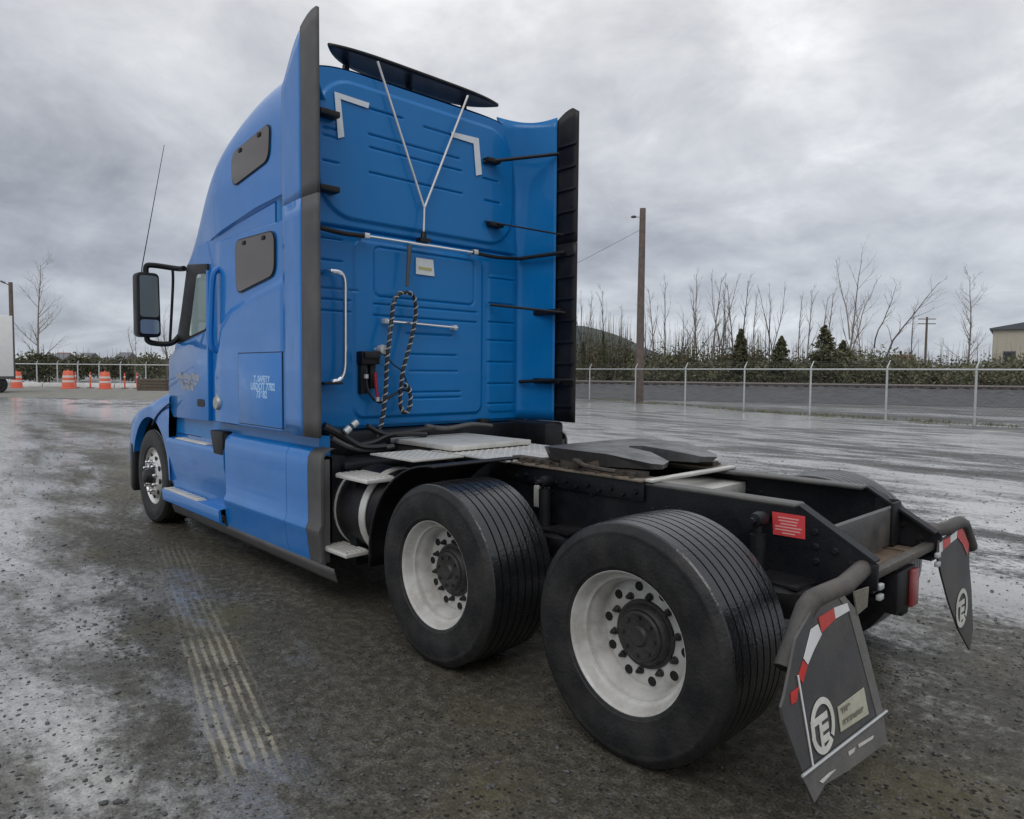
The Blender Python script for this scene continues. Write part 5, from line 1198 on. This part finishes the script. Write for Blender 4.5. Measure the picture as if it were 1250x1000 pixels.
# concrete kerb barrier
a, b = gnd(24, 60), gnd(170, 60); mb = MB(); d = (b-a); L = d.length; n = 5
bar = thing('concrete_barrier', 'low white concrete barrier running behind the orange traffic drums', 'barrier', tuple(a), math.atan2(d.y, d.x))
for i in range(n): MB().prism([(-.25, 0), (.25, 0), (.14, .36), (-.14, .36)], 'x', L*i/n+.04, L*(i+1)/n-.04).build('barrier_block', 'concrete', bar, bevel=.03)
def drum(u, D, hpx, label):
    p = gnd(u, D); H = hpx*PXM(D); r = H*.30; root = thing('traffic_drum', label, 'traffic drum', (p.x, p.y, 0), 0, 'orange traffic drums by the barrier')
    MB().lathe([(0, 0), (r*1.25, 0), (r*1.25, H*.06), (r*1.02, H*.08), (r*1.0, H*.3), (r*.97, H*.32), (r*.95, H*.55), (r*.90, H*.57), (r*.88, H*.8), (r*.82, H*.83), (r*.78, H*.97), (r*.7, H), (0, H)], (0, 0, 0), 'z', 20).build('drum_body', 'drum_orange', root)
    for z0, z1, rr in ((.36, .48, .985), (.62, .74, .925)): MB().lathe([(r*rr, H*z0), (r*(rr-.02), H*z1)], (0, 0, 0), 'z', 20).build('white_band', 'drum_white', root)
    mb = MB(); mb.bx(-.12, .12, -.03, .03, H, H*1.06); mb.build('drum_handle', 'drum_orange', root)
drum(20, 56, 20, 'orange striped traffic drum at the rear end of the white trailer')
drum(83, 55, 22, 'orange striped traffic drum standing left of the thin delineator posts')
drum(128, 55, 21, 'orange striped traffic drum between the thin delineator posts')
for u, h, lb in ((92, 20, 'thin orange delineator post right beside the left of the two middle drums'), (110, 20, 'thin orange delineator post alone midway between two traffic drums'), (152, 19, 'thin orange delineator post right of the traffic drums, left of its pair'), (167, 19, 'thin orange delineator post nearest the brown timber block')):
    D = 57; p = gnd(u, D); H = h*PXM(D); root = thing('delineator_post', lb, 'post', (p.x, p.y, 0), 0, 'orange delineator posts')
    MB().tube([(0, 0, .05), (0, 0, H)], [.07, .05], 8).build('post', 'drum_orange', root); MB().box((0, 0, .03), (.45, .45, .06)).build('base', 'rubber_trim', root); MB().lathe([(.066, H*.7), (.064, H*.8)], (0, 0, 0), 'z', 8).build('white_band', 'drum_white', root)
p = gnd(185, 52); tb = thing('timber_block', 'brown stacked timber block beside the thin posts left of the hood', 'timber stack', (p.x, p.y, 0), math.atan2(RT.y, RT.x))
for i in range(4): MB().bx(-.9, 1.2, -.4, .4, .22*i, .22*i+.205).build('timber', 'brown_wood', tb, bevel=.02)
# white trailer, far left
D = 46; k = PXM(D); p = gnd(18, D); zt = (449-388)*k+1.63; zb = 1.63-(463-449)*k; trl = thing('box_trailer', 'white box trailer cut by the left edge of the picture', 'trailer', (p.x, p.y, 0), math.atan2(ray(8, 455).y, ray(8, 455).x)+math.pi/2)
MB().bx(0, 13, -1.3, 1.3, zb, zt).build('trailer_body', 'trailer_white', trl, bevel=.03)
MB().bx(-.03, .06, -1.32, 1.32, zb-.02, zt+.01).build('corner_post', 'rubber_trim', trl, bevel=.01)
MB().bx(0, 13, 1.302, 1.318, zb, zb+.18).build('side_rail', 'rubber_trim', trl)
mb = MB(); mb.bx(.55, 1.35, .5, 1.25, .75, zb); mb.tube([(.95, 1.0, 0.05), (.95, 1.0, zb)], .08, 8); mb.bx(.7, 1.2, .8, 1.2, 0, .06); mb.build('landing_leg', 'black_paint', trl)
for X in (0.9, 2.2):
    for s in (1, -1):
        w_ = MB().lathe([(0, s*.02), (.2, s*.05), (.27, 0), (.3, 0), (.46, s*.02), (.52, -s*.05), (.52, -s*.45), (0, -s*.45)], (X, s*1.25, .52), 'y', 24).build('wheel', 'tyre', trl)
# bushes, trees and houses beyond the left fence
rnd = random.Random(31)
def bush(u, D, vtop, wpx, label, mat='bramble', grp='bushes beyond the left fence'):
    p = gnd(u, D); H = (450-vtop)*PXM(D)+1.63; w = wpx*PXM(D)/2; root = thing('bush', label, 'bush', (p.x, p.y, 0), 0, grp); mb = MB(); r = random.Random(int(u*5))
    for _ in range(22): leafcloud(mb, (r.uniform(-.75, .75)*w, r.uniform(-1, 1), H*r.uniform(.2, .7)), (w*r.uniform(.2, .45), 1.2, H*r.uniform(.15, .3)), 130, r, .15)
    for _ in range(10): q = Vector((r.uniform(-.8, .8)*w, r.uniform(-1, 1), H*.4)); mb.tube([q, q+Vector((r.uniform(-.6, .6), 0, H*r.uniform(.4, .75)))], [.04, .01], 3, cap=False)
    mb.build('foliage', mat, root)
for u, D, v, w, m_, lb in ((30, 76, 432, 26, 'conifer', 'dark bush between the white trailer and the slim bare tree'), (50, 74, 424, 16, 'conifer', 'dark shrub round the foot of the slim bare tree'), (78, 92, 431, 30, 'scrub', 'olive bush right of the slim bare tree, behind the white sheds'), (103, 90, 428, 18, 'conifer', 'dark conical bush midway along the left fence'), (126, 92, 433, 26, 'bramble', 'low olive bush behind the second drum'), (150, 80, 430, 24, 'scrub', 'olive bush left of the drooping bare tree'), (182, 76, 426, 40, 'bramble', 'large bush under the drooping bare tree beside the mirror'), (2, 84, 436, 30, 'bramble', 'bush half hidden by the white trailer'), (215, 84, 428, 30, 'bramble', 'bush hidden behind the cab and mirror')):
    bush(u, D, v, w, lb, m_)
bare_tree(47, 74, 330, 'slim bare tree with fine upright twigs standing left behind the drums', 'bare trees beyond the left fence', 4, 'bark_pale', base_z=0)
bare_tree(165, 72, 396, 'wide drooping bare tree beside the driver side mirror', 'bare trees beyond the left fence', 3, 'bark', base_z=0)
bare_tree(205, 74, 388, 'bare tree seen between the mirror and the cab door', 'bare trees beyond the left fence', 2, 'bark', base_z=0)
house(58, 105, 22, 438, 0, 'long low white shed beyond the left fence, beside the slim bare tree', 'house_wall', 'roof_grey', windows=3)
house(84, 100, 10, 440, 0, 'tiny white shed beyond the fence above the middle drum', 'trailer_white', 'house_wall', windows=1)
house(96, 120, 12, 436, 0, 'grey roofed house beyond the left fence in front of conical bush', 'house_wall', 'roof_grey')
house(143, 120, 12, 435, 0, 'pale gabled house beyond the left fence near the drooping tree', 'house_wall', 'roof_grey')
house(66, 130, 12, 436, 0, 'brown roofed house far beyond the slim bare tree', 'clad_beige', 'roof_brown')
# dry strip of gravel in front of the barrier
a = [gnd(u, D) for u, D in ((-200, 40), (60, 38), (215, 36), (330, 38))]; b = [gnd(u, 58) for u in (-200, 60, 215, 330)]
rows = [[Vector((p.x, p.y, .004)) for p in a], [Vector((p.lerp(q, .4).x, p.lerp(q, .4).y, .03)) for p, q in zip(a, b)], [Vector((p.x, p.y, .006)) for p in b]]
struct(MB().grid(rows).build('gravel_strip', 'verge'))
